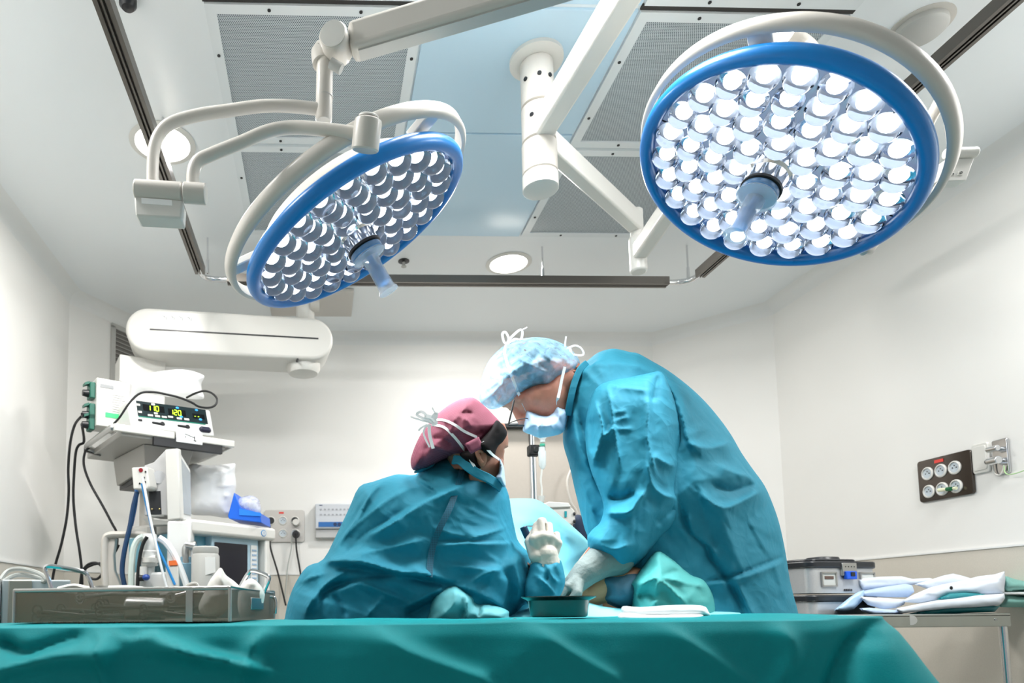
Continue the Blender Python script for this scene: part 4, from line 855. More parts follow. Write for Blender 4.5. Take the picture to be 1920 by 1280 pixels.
k = MB(); k.tube([fs_(u, v, .002) for u, v in T(*C5B, [(856, 822), (920, 806), (980, 806), (1030, 820)])], .004, 8, 4); k.build('cuff', mat('cuff_knit', (190, 200, 198), .8), P2)
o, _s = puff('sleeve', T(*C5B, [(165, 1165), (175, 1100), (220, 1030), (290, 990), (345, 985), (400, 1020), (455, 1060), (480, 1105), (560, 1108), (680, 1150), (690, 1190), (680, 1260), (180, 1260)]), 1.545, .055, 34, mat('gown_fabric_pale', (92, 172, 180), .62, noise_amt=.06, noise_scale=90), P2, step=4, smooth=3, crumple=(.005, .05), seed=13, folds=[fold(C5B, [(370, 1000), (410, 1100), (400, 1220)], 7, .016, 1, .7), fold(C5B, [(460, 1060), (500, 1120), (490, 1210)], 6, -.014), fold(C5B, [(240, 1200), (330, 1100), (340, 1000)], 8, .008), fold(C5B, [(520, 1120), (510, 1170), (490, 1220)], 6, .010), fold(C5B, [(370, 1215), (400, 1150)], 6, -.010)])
k = MB(); k.ribbon([ls(u, v, .011) for u, v in T(*C5B, [(390, 175), (360, 290), (300, 460), (232, 600), (195, 690), (170, 800), (160, 930)])], .014, (0, -1, .1), k=8)
k.build('seam_tape', mat('seam_tape_teal', (8, 70, 92), .5, weave=(60, (24, 104, 128), .5)), P2)
k = MB(); k.ribbon([at(u, v, y) for (u, v), y in zip(T(*C2, [(770, 578), (800, 580), (832, 606), (870, 632), (918, 655), (952, 678), (968, 694)]), (1.56, 1.545, 1.53, 1.525, 1.53, 1.55, 1.565))], .022, (0, -1, .1), .006); k.build('collar', GOWN, P2, bevel=.002)
puff('collar', T(*C5, [(222, 955), (235, 925), (290, 880), (315, 785), (345, 880), (420, 840), (500, 800), (440, 880), (330, 940)]), 1.62, .012, 10, GOWN, P2, step=3, smooth=2)
CAPR = mat('maroon_cap_fabric', (124, 44, 68), .75, noise_amt=.08, noise_scale=60, weave=(140, (180, 106, 126), .34))
o, cs = puff('surgical_cap', T(*C5, [(865, 90), (935, 112), (1040, 200), (1130, 290), (1212, 382), (1200, 440), (1130, 532), (1045, 622), (960, 690), (870, 760), (830, 790), (700, 760), (560, 800), (400, 880), (260, 920), (205, 915), (183, 850), (185, 790), (205, 720), (240, 630), (300, 510), (380, 400), (480, 290), (600, 190), (740, 115)]), 1.62, .112, 80, CAPR, P2, step=3, smooth=3, back=.11, crumple=(.003, .03), seed=14,
    folds=[fold(C5, [(860, 130), (800, 230), (700, 330), (640, 370)], 5, .008, 1, 2), fold(C5, [(720, 300), (800, 260), (900, 280)], 5, -.007), fold(C5, [(780, 330), (850, 380), (880, 440)], 5, .007), fold(C5, [(420, 560), (560, 560), (660, 640)], 6, -.008), fold(C5, [(440, 640), (600, 700), (760, 740)], 6, .008), fold(C5, [(700, 330), (660, 430), (620, 480)], 5, .006), fold(C5, [(300, 560), (260, 700), (230, 860)], 6, .006), fold(C5, [(380, 620), (330, 760), (280, 880)], 6, -.006), fold(C5, [(900, 520), (960, 500), (1010, 480)], 4, -.006), fold(C5, [(1010, 240), (1060, 260), (1090, 230)], 4, .004)])
_, hs0 = puff('hair', T(*C5, [(1170, 350), (1230, 395), (1265, 440), (1286, 490), (1274, 540), (1234, 600), (1187, 640), (1157, 700), (1140, 772), (1090, 765), (1040, 735), (990, 700), (960, 620), (1020, 540), (1100, 450), (1140, 380)]), 1.555, .03, 14, HAIR, P2, step=3, smooth=3, slant=(.0011, 0), back=.05, crumple=(.002, .012), seed=15)
_, hs1 = puff('hair', T(*C5, [(740, 740), (860, 690), (935, 700), (945, 800), (990, 890), (940, 900), (850, 860)]), 1.548, .025, 12, HAIR, P2, step=3, smooth=3, crumple=(.002, .012), seed=16)
def shape2(vs):
    P_ = px_many(vs); z = np.array([v.z for v in vs]); u, w = P_[:, 0], P_[:, 1]
    A = (z > .62) & (w > 905) & (u < 992) | (z > .62) & (u < 880) & (w > 880); ls.tuck(vs, A, .012)
    B_ = ~A & (z > .62) & (u >= 985) & (w > 1040); fs_.tuck(vs, B_, .008)
    F_ = ~A & (z > 1.15) & (w > 838) & (w < 930) & (u > 925)
    ms_lim = 944
    for i in np.nonzero(F_ & (u > ms_lim))[0]: vs[i] = at(ms_lim + (u[i] - ms_lim) * .15, w[i], vs[i].y)
    H_ = ~A & ~B_ & (z > 1.15) & (w < 905); cs.tuck(vs, H_, .006, w < 792)
    NO = np.zeros(len(vs), bool); P_ = px_many(vs)
    for hs, ol in ((hs0, T(*C5, [(1170, 350), (1286, 490), (1187, 640), (1140, 772), (1040, 735), (960, 620)])), (hs1, T(*C5, [(740, 740), (935, 700), (990, 890), (850, 860)]))): hs.tuck(vs, H_, .008, NO, True)
blob('body', k1, .0042, SKIN2, P2, smooth=5, shape=shape2)
puff('cap_strap', T(*C5, [(795, 620), (960, 538), (1022, 662), (870, 738)]), 1.51, .006, 6, mat('maroon_strap', (112, 36, 62), .75, weave=(140, (160, 90, 112), .35)), P2, step=3, smooth=0, slant=(.0004, 0))
k = MB(); e0 = at(*T(*C5, [(985, 770)])[0], 1.527); k.tube([at(u, v, 1.525) for u, v in T(*C5, [(1005, 840), (975, 800), (950, 750), (945, 715), (975, 700), (1005, 725)])], [.004, .005, .005, .005, .004], 8, 4); k.ell(e0 + Vector((.004, .008, 0)), (.012, .006, .022)); k.build('ear', SKIN2, P2)
o, ms = puff('surgical_mask', T(*C5, [(1200, 790), (1228, 830), (1250, 900), (1258, 980), (1270, 1120), (1215, 1085), (1150, 1010), (1185, 960), (1198, 880)]), 1.57, .04, 12, MASKM, P2, step=2.5, smooth=2, back=.12)
k = MB(); k.ribbon([at(u, v, y) for (u, v), y in zip(T(*C5, [(1005, 595), (1040, 660), (1120, 745), (1195, 800)]), (1.512, 1.514, 1.53, 1.575))], .0065, (.2, -1, 0)); k.build('mask_tie', TAPE, P2)
for pts in ([(450, 350), (560, 350), (680, 400), (800, 480), (940, 545)], [(430, 405), (560, 430), (680, 540), (790, 680), (860, 800)]):
    k = MB(); k.ribbon([cs(u, v, .004) for u, v in T(*C5, pts)], .0062, (0, -1, 0)); k.build('mask_tie', TAPE, P2)
k = MB(); k.ribbon([at(u, v, 1.525) for u, v in T(*C5, [(860, 790), (885, 835), (915, 885)])], .006, (.2, -1, 0)); k.build('mask_tie', TAPE, P2)
k = MB(); f = lambda pts, y: [at(u, v, y) for u, v in T(*C5, pts)]; YB_ = 1.515
for pts, w in (([(430, 370), (330, 330), (255, 290), (290, 255), (340, 270), (390, 340), (430, 370)], .006), ([(420, 380), (300, 350), (180, 310)], .0035), ([(430, 360), (470, 290), (445, 240), (430, 205)], .003), ([(410, 390), (440, 300), (480, 270), (470, 330), (420, 390)], .006), ([(400, 400), (345, 440), (335, 520), (400, 660)], .004), ([(395, 400), (400, 520), (440, 675)], .0075), ([(370, 400), (300, 440), (275, 470)], .004), ([(340, 300), (420, 320), (470, 380), (420, 400)], .009)):
    k.ribbon(f(pts, YB_), w, (.1, -1, .1))
k.build('tie_bow', TAPE, P2)
w_ = at(1023, 1066, 1.585)
kn = [at(1001, 1010, 1.56), at(1015, 1004, 1.56), at(1031, 1007, 1.565), at(1045, 1018, 1.575)]
fg = [[kn[0], at(1006, 985, 1.575), at(1012, 980, 1.60), at(1016, 995, 1.62)], [kn[1], at(1014, 977, 1.57), at(1018, 976, 1.60), at(1022, 992, 1.62)], [kn[2], at(1029, 985, 1.585), at(1030, 985, 1.61), at(1030, 1000, 1.625)], [kn[3], at(1044, 1002, 1.59), at(1042, 1002, 1.612), at(1040, 1012, 1.622)]]
th = [at(1004, 1042, 1.565), at(993, 1016, 1.58), at(1002, 998, 1.60)]
hand_glove('glove', w_, kn, fg, th, LATEX, P2, cuff=[(at(1023, 1080, 1.585), .036), (at(1022, 1056, 1.58), .034), (at(1021, 1040, 1.575), .030)])
t = thing('surgical_instrument', 'small dark blue instrument held up in the gloved hand of the surgeon in maroon', 'instrument', tuple(at(988, 997, 1.59)))
k = MB(); a_ = at(981, 987, 1.595); b_ = at(990, 1008, 1.595); k.cyl(a_, b_, .0085, .0085, 20); k.build('tip', mat('instrument_blue', (34, 64, 92), .4), t, bevel=.002)
k = MB(); k.cyl(at(985, 986, 1.597), at(1004, 986, 1.597), .0012, n=8); k.build('shaft', CHROME, t)

# ------------------------------------------------------------------ left side: anaesthesia corner
def frm(p, deg): return Matrix.Translation(Vector(p)) @ Matrix.Rotation(math.radians(deg), 4, 'Z')   # x along the front, y to the rear, z up
def lbox(t, name, M, c, s, m, bevel=.003, label=None, parent=None):
    k = MB(M); k.box(c, s); return k.build(name, m, parent or t, bevel=bevel, smooth=bevel > 0, label=label)
CABLE = BLACK
# vent grille on the corner wall
e = (Vector((-1.06, YB, 0)) - Vector((XL, 3.88, 0))).normalized(); nrm = Vector((e.y, -e.x, 0)); wp = Vector((XL, 3.88, 0))
a = hit(211, 611, wp, nrm); zt = a.z; zb = hit(212, 720, wp, nrm).z; b = hit(268, 630, wp, nrm); W = min((Vector((b.x - a.x, b.y - a.y, 0))).length, .22)
t = thing('vent_grille', 'grey slatted wall grille behind the equipment shelf', 'vent', tuple(a))
G = Matrix.Translation(Vector((a.x, a.y, zb))) @ fit3((e, -nrm, Vector((0, 0, 1)))); H = zt - zb
k = MB(G)
for c, s in (((W / 2, -.006, H), (W + .03, .02, .03)), ((W / 2, -.006, 0), (W + .03, .02, .03)), ((0, -.006, H / 2), (.03, .02, H)), ((W, -.006, H / 2), (.03, .02, H))): k.box(c, s)
k.build('frame', GREYPL, t, bevel=.002)
k = MB(G)
for i in range(14): k.box((W / 2, -.004, .02 + (H - .03) * i / 13), (W - .03, .016, .004), Matrix.Rotation(.6, 3, 'X'))
k.build('slats', mat('slat_grey', (160, 158, 154), .5), t, smooth=False); lbox(t, 'backing', G, (W / 2, .001, H / 2), (W, .004, H), mat('vent_dark', (120, 118, 114), .8), 0)

# pill-shaped ceiling pendant head
t = thing('ceiling_pendant', 'white pill shaped pendant head with a dark slot, on the ceiling behind the left lamp', 'pendant', tuple(at(430, 640, 3.6)))
c0 = at(279, 617, 3.50); c1 = at(585, 634, 3.62); ux = (c1 - c0).normalized(); uz = Vector((0, 0, 1)); uz = (uz - ux * uz.dot(ux)).normalized(); uy = uz.cross(ux); L = (c1 - c0).length
r0 = .118; PM = fit3((ux, uy, uz), c0); n = 20
pl = [(-r0 * math.sin(q), r0 * math.cos(q)) for q in [math.pi * i / n for i in range(n + 1)]] + [(L + r0 * math.sin(q), -r0 * math.cos(q)) for q in [math.pi * i / n for i in range(n + 1)]]
k = MB(PM); k.prism([(x, 0, z) for x, z in pl], (0, .24, 0)); k.build('body', WHITE, t, bevel=.018, seg=4)
k = MB(PM); k.box((L / 2 + .02, -.001, .0), (L + .03, .004, .007)); k.build('slot', DARK, t, smooth=False)
k = MB(PM); k.box((.14, -.001, .068), (.19, .003, .042)); st = k.build('sticker', TAPE, t, smooth=False)
k = MB(PM)
for i in range(4):
    x = .075 + .043 * i; k.box((x, -.0035, .074), (.014, .001, .003), Matrix.Rotation(.5, 3, 'Y')); k.box((x + .012, -.0035, .064), (.003, .001, .018)); k.box((x + .004, -.0035, .068), (.003, .001, .008))
k.build('symbols', mat('label_ink', (150, 150, 150), .6), st, smooth=False)
k = MB(PM); k.lathe((L - .035, .12, -.09), (0, 0, -1), [(.095, 0), (.095, .045), (.08, .07), (.05, .08), (.001, .083)], 32); k.build('swivel_cover', WHITE, t)
k = MB(PM); k.cyl((L - .08, -.001, -r0 - .004), (L - .08, .03, -r0 - .004), .006, n=10); k.build('screw', DARK, t)
q = PM @ Vector((L - .02, .13, .1)); k = MB(); k.cyl(q, (q.x, q.y, CEIL), .052); k.build('drop_tube', WHITE, t)
k = MB(); k.cyl((q.x + .03, q.y - .03, q.z + .13), (q.x + .08, q.y - .03, q.z + .13), .035, n=24); k.build('brake_knob', CREAM, t)
k = MB(); k.box((q.x + .03, 3.98, CEIL - .012), (.50, .34, .02)); k.build('ceiling_plate', mat('plate_beige', (196, 192, 186), .4), t, bevel=.003)

# equipment shelf, turned to the room
FL = Vector((-.88, 2.90, 1.784)); SH = frm(FL, 33.1); WS = .55
t = thing('equipment_shelf', 'grey pendant shelf with side rails under the generator with the green digits', 'shelf', tuple(FL))
lbox(t, 'shelf_board', SH, (WS / 2, WS / 2 + .01, -.014), (WS - .06, WS, .028), mat('shelf_grey', (172, 170, 165), .45), .004)
k = MB(SH); k.box((.13, .0, .0), (.27, .02, .032)); k.build('front_rail', WHITE, t, bevel=.004); k = MB(SH); k.box((.475, .0, .0), (.17, .02, .032)); k.build('front_rail', WHITE, t, bevel=.004)
lb_ = lbox(t, 'label_plate', SH, (.335, -.004, -.002), (.125, .012, .05), TAPE, .002)
k = MB(SH); k.box((.335, -.0108, .008), (.05, .001, .002), Matrix.Rotation(.25, 3, 'Y')); k.box((.358, -.0108, 0), (.003, .001, .018)); k.box((.315, -.0108, 0), (.003, .001, .006)); k.box((.36, -.0108, -.012), (.012, .001, .004)); k.build('pictogram', DARK, lb_, smooth=False)
lbox(t, 'front_strip', SH, (.335, .006, -.03), (.33, .02, .05), DARK, .002)
for x, sx in ((.0, -1), (WS, 1)):
    k = MB(SH); k.tube([(x - sx * .03, .01, 0), (x, .012, 0), (x + sx * .012, .05, 0), (x + sx * .012, .38, 0), (x, .43, 0), (x - sx * .04, .44, -.012)], .0115, 10, 4, flat=1.3); k.build('side_rail', STEEL, t)
    k = MB(SH); k.prism([(x - sx * .06, .42, -.035), (x + sx * .01, .445, -.016), (x + sx * .01, .445, .008), (x - sx * .06, .46, -.01)], (0, .02, 0)); k.build('rail_bracket', DARK, t, smooth=False)
k = MB(SH); k.hexa([(.16, .10, -.03), (.40, .10, -.03), (.42, .5, -.03), (.14, .5, -.03)], [(.18, .14, -.135), (.38, .14, -.135), (.40, .5, -.16), (.16, .5, -.16)]); k.build('under_box', mat('shelf_grey', (1, 1, 1)), t, bevel=.004)
lbox(t, 'mount_base', SH, (.28, .42, -.165), (.2, .2, .03), DARK, .003)
k = MB(SH); k.cyl((.30, .46, -FL.z), (.30, .46, -.17), .035); k.build('stand_column', CREAM, t)

# generator on the shelf
ES = SH @ Matrix.Translation((.085, .045, .022)) @ Matrix.Rotation(math.radians(-2), 4, 'Y')
t = thing('electrosurgical_unit', 'white generator with a dark display of green digits 110 and 120 on the shelf', 'medical device', tuple(ES @ Vector((.2, .15, 0))))
tilt = .045
k = MB(ES); k.hexa([(0, 0, 0), (.40, 0, 0), (.40, .32, 0), (0, .32, 0)], [(.0, tilt, .14), (.40, tilt, .14), (.40, .32, .14), (0, .32, .14)]); k.build('casing', PLASTIC, t, bevel=.012, seg=3)
fx = Vector((1, 0, 0)); fy = Vector((0, tilt, .14)).normalized(); fn = fx.cross(fy) * 1; 
if fn.y > 0: fn = -fn
FP = lambda x, s, l=.001: Vector((x, 0, 0)) + fy * s + fn * l
Rf = fit3((fx, fy, fn)).to_3x3()
def fbox(k, x, s, w, h, l=.001, th=.003): k.box(FP(x, s, l), (w, h, th), Rf)
k = MB(ES); fbox(k, .205, .104, .335, .078); dp = k.build('display_panel', mat('display_green_black', (22, 38, 42), .3), t, smooth=False)
k = MB(ES); fbox(k, .115, .112, .10, .034, .0022, .002); fbox(k, .225, .106, .085, .034, .0022, .002); fbox(k, .33, .100, .06, .026, .0022, .002); k.build('screen', mat('screen_black', (10, 12, 14), .2), dp, smooth=False)
GRN = emission('green_digits', (190, 255, 60), 2.2)
k = MB(ES)
for tx, x in (('110', .092), ('120', .198)): seg_digits(k, tx, FP(x - .008, .099 if tx == '110' else .092, .0045), fx, fy, fn, .026)
seg_digits(k, '--', FP(.308, .090, .0045), fx, fy, fn, .016, .5); k.build('digits', GRN, dp, smooth=False)
for x, s, w_ in ((.115, .134, .017), (.122, .088, .017), (.045, .122, .017), (.049, .085, .017), (.095, .074, .024), (.128, .074, .024), (.16, .074, .024), (.19, .079, .024), (.232, .076, .024), (.268, .076, .024)):
    k = MB(ES); fbox(k, x, s, w_, .010, .0022, .003); k.build('button', mat('button_cream', (236, 234, 222), .4), dp, bevel=.001)
for x, s in ((.23, .132), (.243, .086), (.325, .134), (.338, .084)): k = MB(ES); k.ell(FP(x, s, .002), (.0085, .003, .006), n=14, m=8); k.build('blue_button', mat('button_blue', (40, 150, 225), .3, emit=(40, 150, 225), estr=.4), dp)
k = MB(ES); fbox(k, .2, .062, .32, .004, .001, .002); k.build('green_stripe', mat('stripe_green', (28, 130, 110), .4), t, smooth=False)
for x, w in ((.125, .05), (.245, .05)):
    k = MB(ES); k.cap(FP(x - .022, .038, 0), FP(x + .016, .036, 0), .0055, .0065, 12); k.ell(FP(x + .022, .036, 0), (.012, .004, .012)); k.build('socket', DARK, t)
k = MB(ES); fbox(k, .045, .043, .018, .010, .001, .003); k.build('switch', DARK, t, smooth=False)
k = MB(ES); k.cap(FP(.338, .032, 0), FP(.368, .032, 0), .015, .015, 16); k.build('socket', mat('socket_navy', (34, 36, 60), .4), t)
k = MB(ES)
for x in (.075, .195, .305): fbox(k, x, .036, .001, .04, .0005, .001)
k.build('groove', GREYPL, t, smooth=False)
for x in (.04, .36):
    for y in (.06, .28): k = MB(ES); k.cyl((x, y, -.012), (x, y, .004), .014, n=14); k.build('foot', DARK, t)
# white bags and boxes behind
puff_m = mat('white_bag', (240, 241, 242), .6, noise_amt=.02, noise_scale=30)
o, _ = puff('plastic_bag', T(60, 660, .2083, [(790, 240), (900, 215), (1050, 190), (1200, 165), (1340, 155), (1450, 170), (1540, 205), (1552, 230), (1525, 280), (1530, 340), (1545, 420), (1400, 420), (1200, 400), (1000, 370), (930, 420), (850, 560), (820, 500), (860, 400), (850, 320), (800, 280)]), 3.32, .09, 26, puff_m, None, step=3, smooth=3, crumple=(.006, .1), seed=21, folds=[fold((60, 660, .2083), [(800, 250), (1000, 250), (1250, 210), (1450, 180)], 5, .012), fold((60, 660, .2083), [(1060, 300), (1150, 360), (1200, 400)], 4, .008)])
tag(o, 'white plastic bag lying on top of the generator on the shelf', 'bag')
k = MB(frm(at(232, 735, 3.55), 25)); k.box((.1, .1, .05), (.24, .16, .32)); o = k.build('white_box', WHITE, bevel=.004); tag(o, 'plain white box standing behind the bag on the shelf', 'box')
# socket column with green plugs
t = thing('socket_column', 'white panel with green sockets on its side at the left end of the shelf', 'power outlet', tuple(SH @ Vector((-.06, .2, 0))))
a = hit(182, 707, SH @ Vector((0, .22, 0)), SH.to_3x3() @ Vector((0, 1, 0))); bb = hit(182, 797, SH @ Vector((0, .22, 0)), SH.to_3x3() @ Vector((0, 1, 0)))
PMx = Matrix.Translation(a) @ Matrix.Rotation(math.radians(33.1), 4, 'Z'); h = (a - bb).length
k = MB(PMx); k.box((.075, .06, -h / 2), (.15, .12, h)); k.build('panel', WHITE, t, bevel=.003)
k = MB(PMx); k.box((.045, -.001, -.035), (.06, .002, .016)); k.build('label', mat('label_grey', (150, 152, 154), .6), t, smooth=False)
k = MB(PMx); k.box((.085, -.001, -h + .055), (.09, .002, .022)); k.build('green_label', mat('label_green', (70, 205, 130), .5), t, smooth=False)
k = MB(PMx)
for i in range(10): k.box((.10, -.0008, -.07 - .011 * i), (.06, .001, .002))
k.build('printed_lines', mat('label_ink', (1, 1, 1)), t, smooth=False)
GREEN = mat('socket_green', (12, 92, 76), .4); plug = []
for i, z in enumerate((-.055, -.155, -.255)):
    if -z > h: z = -h + .02
    k = MB(PMx); k.box((-.012, .05, z), (.024, .06, .075)); s_ = k.build('socket', GREEN, t, bevel=.004)
    k = MB(PMx); k.cyl((-.024, .05, z - .012), (-.05, .05, z - .012), .018, .014, 14); k.build('plug', DARK, s_); plug.append(PMx @ Vector((-.05, .05, z - .012)))
    k = MB(PMx); k.prism([(-.024, .03, z + .03), (-.045, .03, z + .02), (-.045, .07, z + .02), (-.024, .07, z + .03)], (0, 0, .012)); k.build('socket_lid', GREEN, s_, smooth=False)
def cable(label, pts, r, m=CABLE, name='cable', cat='cable', k_=6, group=None):
    k = MB(); k.tube(pts, r, 8, k_); o = k.build(name, m); return tag(o, label, cat, group)
YC = 3.3
A_ = lambda pts, Y, tf=None: [at(u, v, Y) for u, v in (T(*tf, pts) if tf else pts)]
C1 = (0, 660, .4845)
cable('black cable looping from the middle green socket down the left corner wall', [plug[1]] + A_([(318, 245), (290, 280), (272, 350), (264, 450), (266, 540), (258, 640), (238, 740), (215, 820), (202, 890), (200, 960)], YC, C1), .0065)
cable('black cable with a white tag hanging from the lowest socket', [plug[2]] + A_([(325, 345), (305, 360), (293, 390), (286, 480), (284, 570), (294, 680), (308, 770), (316, 840), (318, 900)], YC, C1), .0065)
cable('black cable running from the shelf edge down behind the anaesthesia machine', A_([(345, 368), (328, 390), (325, 440), (350, 510), (395, 590), (432, 660), (452, 700), (452, 750), (435, 800)], 3.22, C1), .006)
cable('black cable coiled in a loop at the left of the anaesthesia machine', A_([(460, 745), (440, 780), (400, 812), (360, 822), (330, 840), (340, 868), (372, 878), (394, 858), (392, 828), (370, 815), (340, 822), (318, 850), (310, 900)], 3.2, C1), .006)
cable('black cable lying over the front of the generator', [at(u, v, y) for (u, v), y in zip(T(60, 660, .2083, [(735, 645), (790, 585), (860, 480), (930, 400), (1000, 362), (1100, 360), (1210, 380), (1330, 410), (1440, 455), (1500, 490), (1590, 500), (1650, 475), (1665, 420), (1620, 370), (1550, 350), (1470, 370), (1390, 410)]), (2.92, 2.92, 2.92, 2.93, 2.94, 2.96, 2.97, 2.98, 3.0, 3.02, 3.04, 3.06, 3.08, 3.1, 3.12, 3.14, 3.16))], .005)

# monitor head on the anaesthesia machine
MO = Matrix.Translation(at(312, 925, 2.98)) @ Matrix.Rotation(math.radians(48), 4, 'Z')
def pq(u, v, Y): return at(u, v, Y)
t = thing('gas_monitor', 'white monitor turned to the side with a red button module, under the shelf', 'monitor', tuple(at(312, 985, 3.0)))
f0, f1, f2, f3 = pq(306, 842, 2.92), pq(333, 840, 2.90), pq(361, 982, 2.90), pq(311, 974, 2.92)
k = MB(); D1 = Vector((.02, .34, 0)); tl, tr, br, bl = pq(309, 842, 2.92), pq(333, 840, 2.90), pq(339, 972, 2.90), pq(313, 975, 2.92)
k.prism([tl, tr, br, bl], (.012, .02, 0)); k.build('bezel', WHITE, t, bevel=.005)
a1, a2, a3, a4 = pq(333, 840, 2.905), pq(357, 880, 3.12), pq(359, 978, 3.12), pq(339, 973, 2.905)
k = MB(); k.prism([a1, a2, a3, a4], (-.03, .02, 0)); k.build('screen_housing', PLASTIC, t, bevel=.004)
ce = (a1 + a2 + a3 + a4) / 4; ins = [ce + (p - ce) * .80 for p in (a1, a2, a3, a4)]; nn = (a2 - a1).cross(a4 - a1).normalized(); nn = nn if nn.y < 0 else -nn
k = MB(); k.prism([p + nn * .002 for p in ins], nn * .003); k.build('screen', mat('screen_grey', (168, 176, 182), .25), t, smooth=False)
k = MB(); k.prism([pq(288, 866, 2.97), pq(311, 842, 2.96), pq(315, 966, 2.96), pq(270, 966, 2.97), pq(270, 872, 2.97)], (.04, .13, 0)); k.build('side_housing', mat('module_grey', (182, 182, 182), .45), t, bevel=.004)
k = MB(); k.prism([pq(277, 918, 2.965), pq(306, 916, 2.965), pq(307, 968, 2.965), pq(279, 968, 2.965)], (.001, .004, 0)); k.build('module_frame', GREYPL, t, smooth=False)
k = MB(); k.prism([pq(279, 921, 2.962), pq(301, 920, 2.962), pq(303, 964, 2.962), pq(281, 964, 2.962)], (.001, .004, 0)); k.build('module_bay', DARK, t, smooth=False)
k = MB(); [k.ell(pq(u, 954, 2.957), (.004, .002, .004), n=10, m=6) for u in (285, 299)]; k.build('connector', mat('brass', (200, 180, 120), .3, metal=.8), t)
k = MB(); k.cyl(pq(298, 894, 2.955), pq(298, 894, 2.965), .028, n=28); k.build('round_badge', mat('badge_grey', (205, 206, 208), .4), t)
k = MB(); k.prism([pq(246, 876, 2.90), pq(275, 874, 2.90), pq(281, 912, 2.90), pq(276, 917, 2.90), pq(249, 917, 2.90)], (.02, .06, 0)); pm = k.build('patient_module', WHITE, t, bevel=.006)
k = MB(); k.cyl(pq(264, 881, 2.895), pq(264, 881, 2.91), .009, n=16); k.build('red_button', mat('red_button', (150, 30, 42), .4), pm)
k = MB(); [k.cyl(pq(u, v, 2.895), pq(u, v, 2.91), .004, n=10) for u, v in ((273, 884), (262, 906), (270, 895), (272, 903))]; k.build('connectors', DARK, pm)
k = MB(); k.prism([pq(268, 972, 2.97), pq(313, 976, 2.93), pq(338, 973, 2.91), pq(358, 984, 3.15), pq(352, 990, 3.15), pq(330, 982, 2.92), pq(278, 984, 2.97)], (0, .06, 0)); k.build('base_tray', GREYPL, t, smooth=False)
k = MB(); k.cyl(pq(285, 988, 3.02), pq(285, 1110, 3.02), .02, n=16); k.build('post', STEEL, t)
# pillows, bin
o, _ = puff('pillow', T(60, 660, .2083, [(1410, 1012), (1550, 1018), (1700, 1012), (1790, 1002), (1832, 1006), (1825, 1080), (1838, 1200), (1815, 1300), (1790, 1400), (1780, 1490), (1600, 1470), (1400, 1440), (1390, 1200)]), 3.42, .10, 30, LINEN, None, step=3, smooth=3, crumple=(.006, .06), seed=22, folds=[fold((60, 660, .2083), [(1832, 1040), (1700, 1080), (1600, 1090)], 4, .008), fold((60, 660, .2083), [(1836, 1180), (1740, 1200), (1660, 1200)], 4, .008), fold((60, 660, .2083), [(1815, 1300), (1720, 1290)], 4, .008)])
tag(o, 'white pillow standing on the anaesthesia machine behind the monitor', 'pillow')
t = thing('storage_bin', 'bright blue open plastic bin on top of the anaesthesia machine', 'bin', tuple(at(462, 972, 3.25)))
BL_ = mat('bin_blue', (8, 96, 210), .4); B2 = (160, 880, .21875)
k = MB(); fr = T(*B2, [(1222, 395), (1275, 195), (1335, 330), (1500, 372), (1508, 455), (1230, 420)]); k.prism([at(u, v, 3.2) for u, v in fr], (.03, .2, 0)); k.build('body', BL_, t, bevel=.003)
k = MB(); k.prism([at(u, v, 3.195) for u, v in T(*B2, [(1318, 335), (1506, 372), (1506, 400), (1318, 390)])], (0, .006, 0)); k.build('rim', mat('bin_blue_light', (30, 125, 235), .4), t, smooth=False)
o, _ = puff('plastic_bag', T(*B2, [(1310, 330), (1300, 270), (1340, 235), (1420, 222), (1480, 250), (1500, 300), (1500, 372), (1420, 365)]), 3.24, .05, 16, sheer('clear_plastic', (215, 220, 235), .55, .25, 30), None, step=2.5, crumple=(.008, .04), seed=23); tag(o, 'clear crumpled plastic bag lying in the blue bin', 'bag')

# anaesthesia workstation
WL = at(352, 972, 2.95); WR = at(503, 992, 3.30); wd = WR - WL; ang = math.degrees(math.atan2(wd.y, wd.x)); wl = math.hypot(wd.x, wd.y); AW = frm((WL.x, WL.y, 0), ang); zT = (WL.z + WR.z) / 2
t = thing('anaesthesia_machine', 'white and pale blue anaesthesia workstation with a dark screen by the left wall', 'medical device', (WL.x, WL.y, 0))
TEALP = mat('machine_blue', (120, 178, 198), .45); zt2 = zT - .055
lbox(t, 'top_cover', AW, (wl / 2 + .01, .2, zT - .028), (wl + .05, .44, .062), WHITE, .014)
lbox(t, 'body', AW, (wl / 2 - .02, .24, .62), (wl + .02, .34, 2 * (zt2 - .62)), TEALP, .004)
lbox(t, 'side_panel', AW, (wl - .012, .2, zt2 / 2 + .3), (.03, .42, zt2 - .6), WHITE, .008)
sw = wl * .60; sx = wl - .04 - sw / 2
lbox(t, 'display_frame', AW, (sx, .05, zT - .2), (sw, .05, .30), mat('display_frame_blue', (176, 204, 218), .4), .006)
lbox(t, 'screen', AW, (sx - .03, .022, zT - .185), (sw * .68, .008, .20), mat('screen_dark', (30, 30, 38), .2), .002)
lbox(t, 'keypad', AW, (sx + sw * .38, .022, zT - .18), (sw * .14, .006, .19), PLASTIC, .002)
k = MB(AW); [k.box((sx + sw * .38, .018, zT - .11 - .022 * i), (sw * .09, .004, .008)) for i in range(8)]; k.build('keys', mat('keys_blue', (150, 175, 200), .4), t, smooth=False)
lbox(t, 'control_strip', AW, (sx - .02, .02, zT - .305), (sw * .8, .01, .03), PLASTIC, .002)
k = MB(AW); k.cyl((wl - .05, -.022, zT - .028), (wl - .05, -.017, zT - .028), .016, n=24); bd = k.build('badge', mat('badge_blue', (90, 150, 205), .4), t)
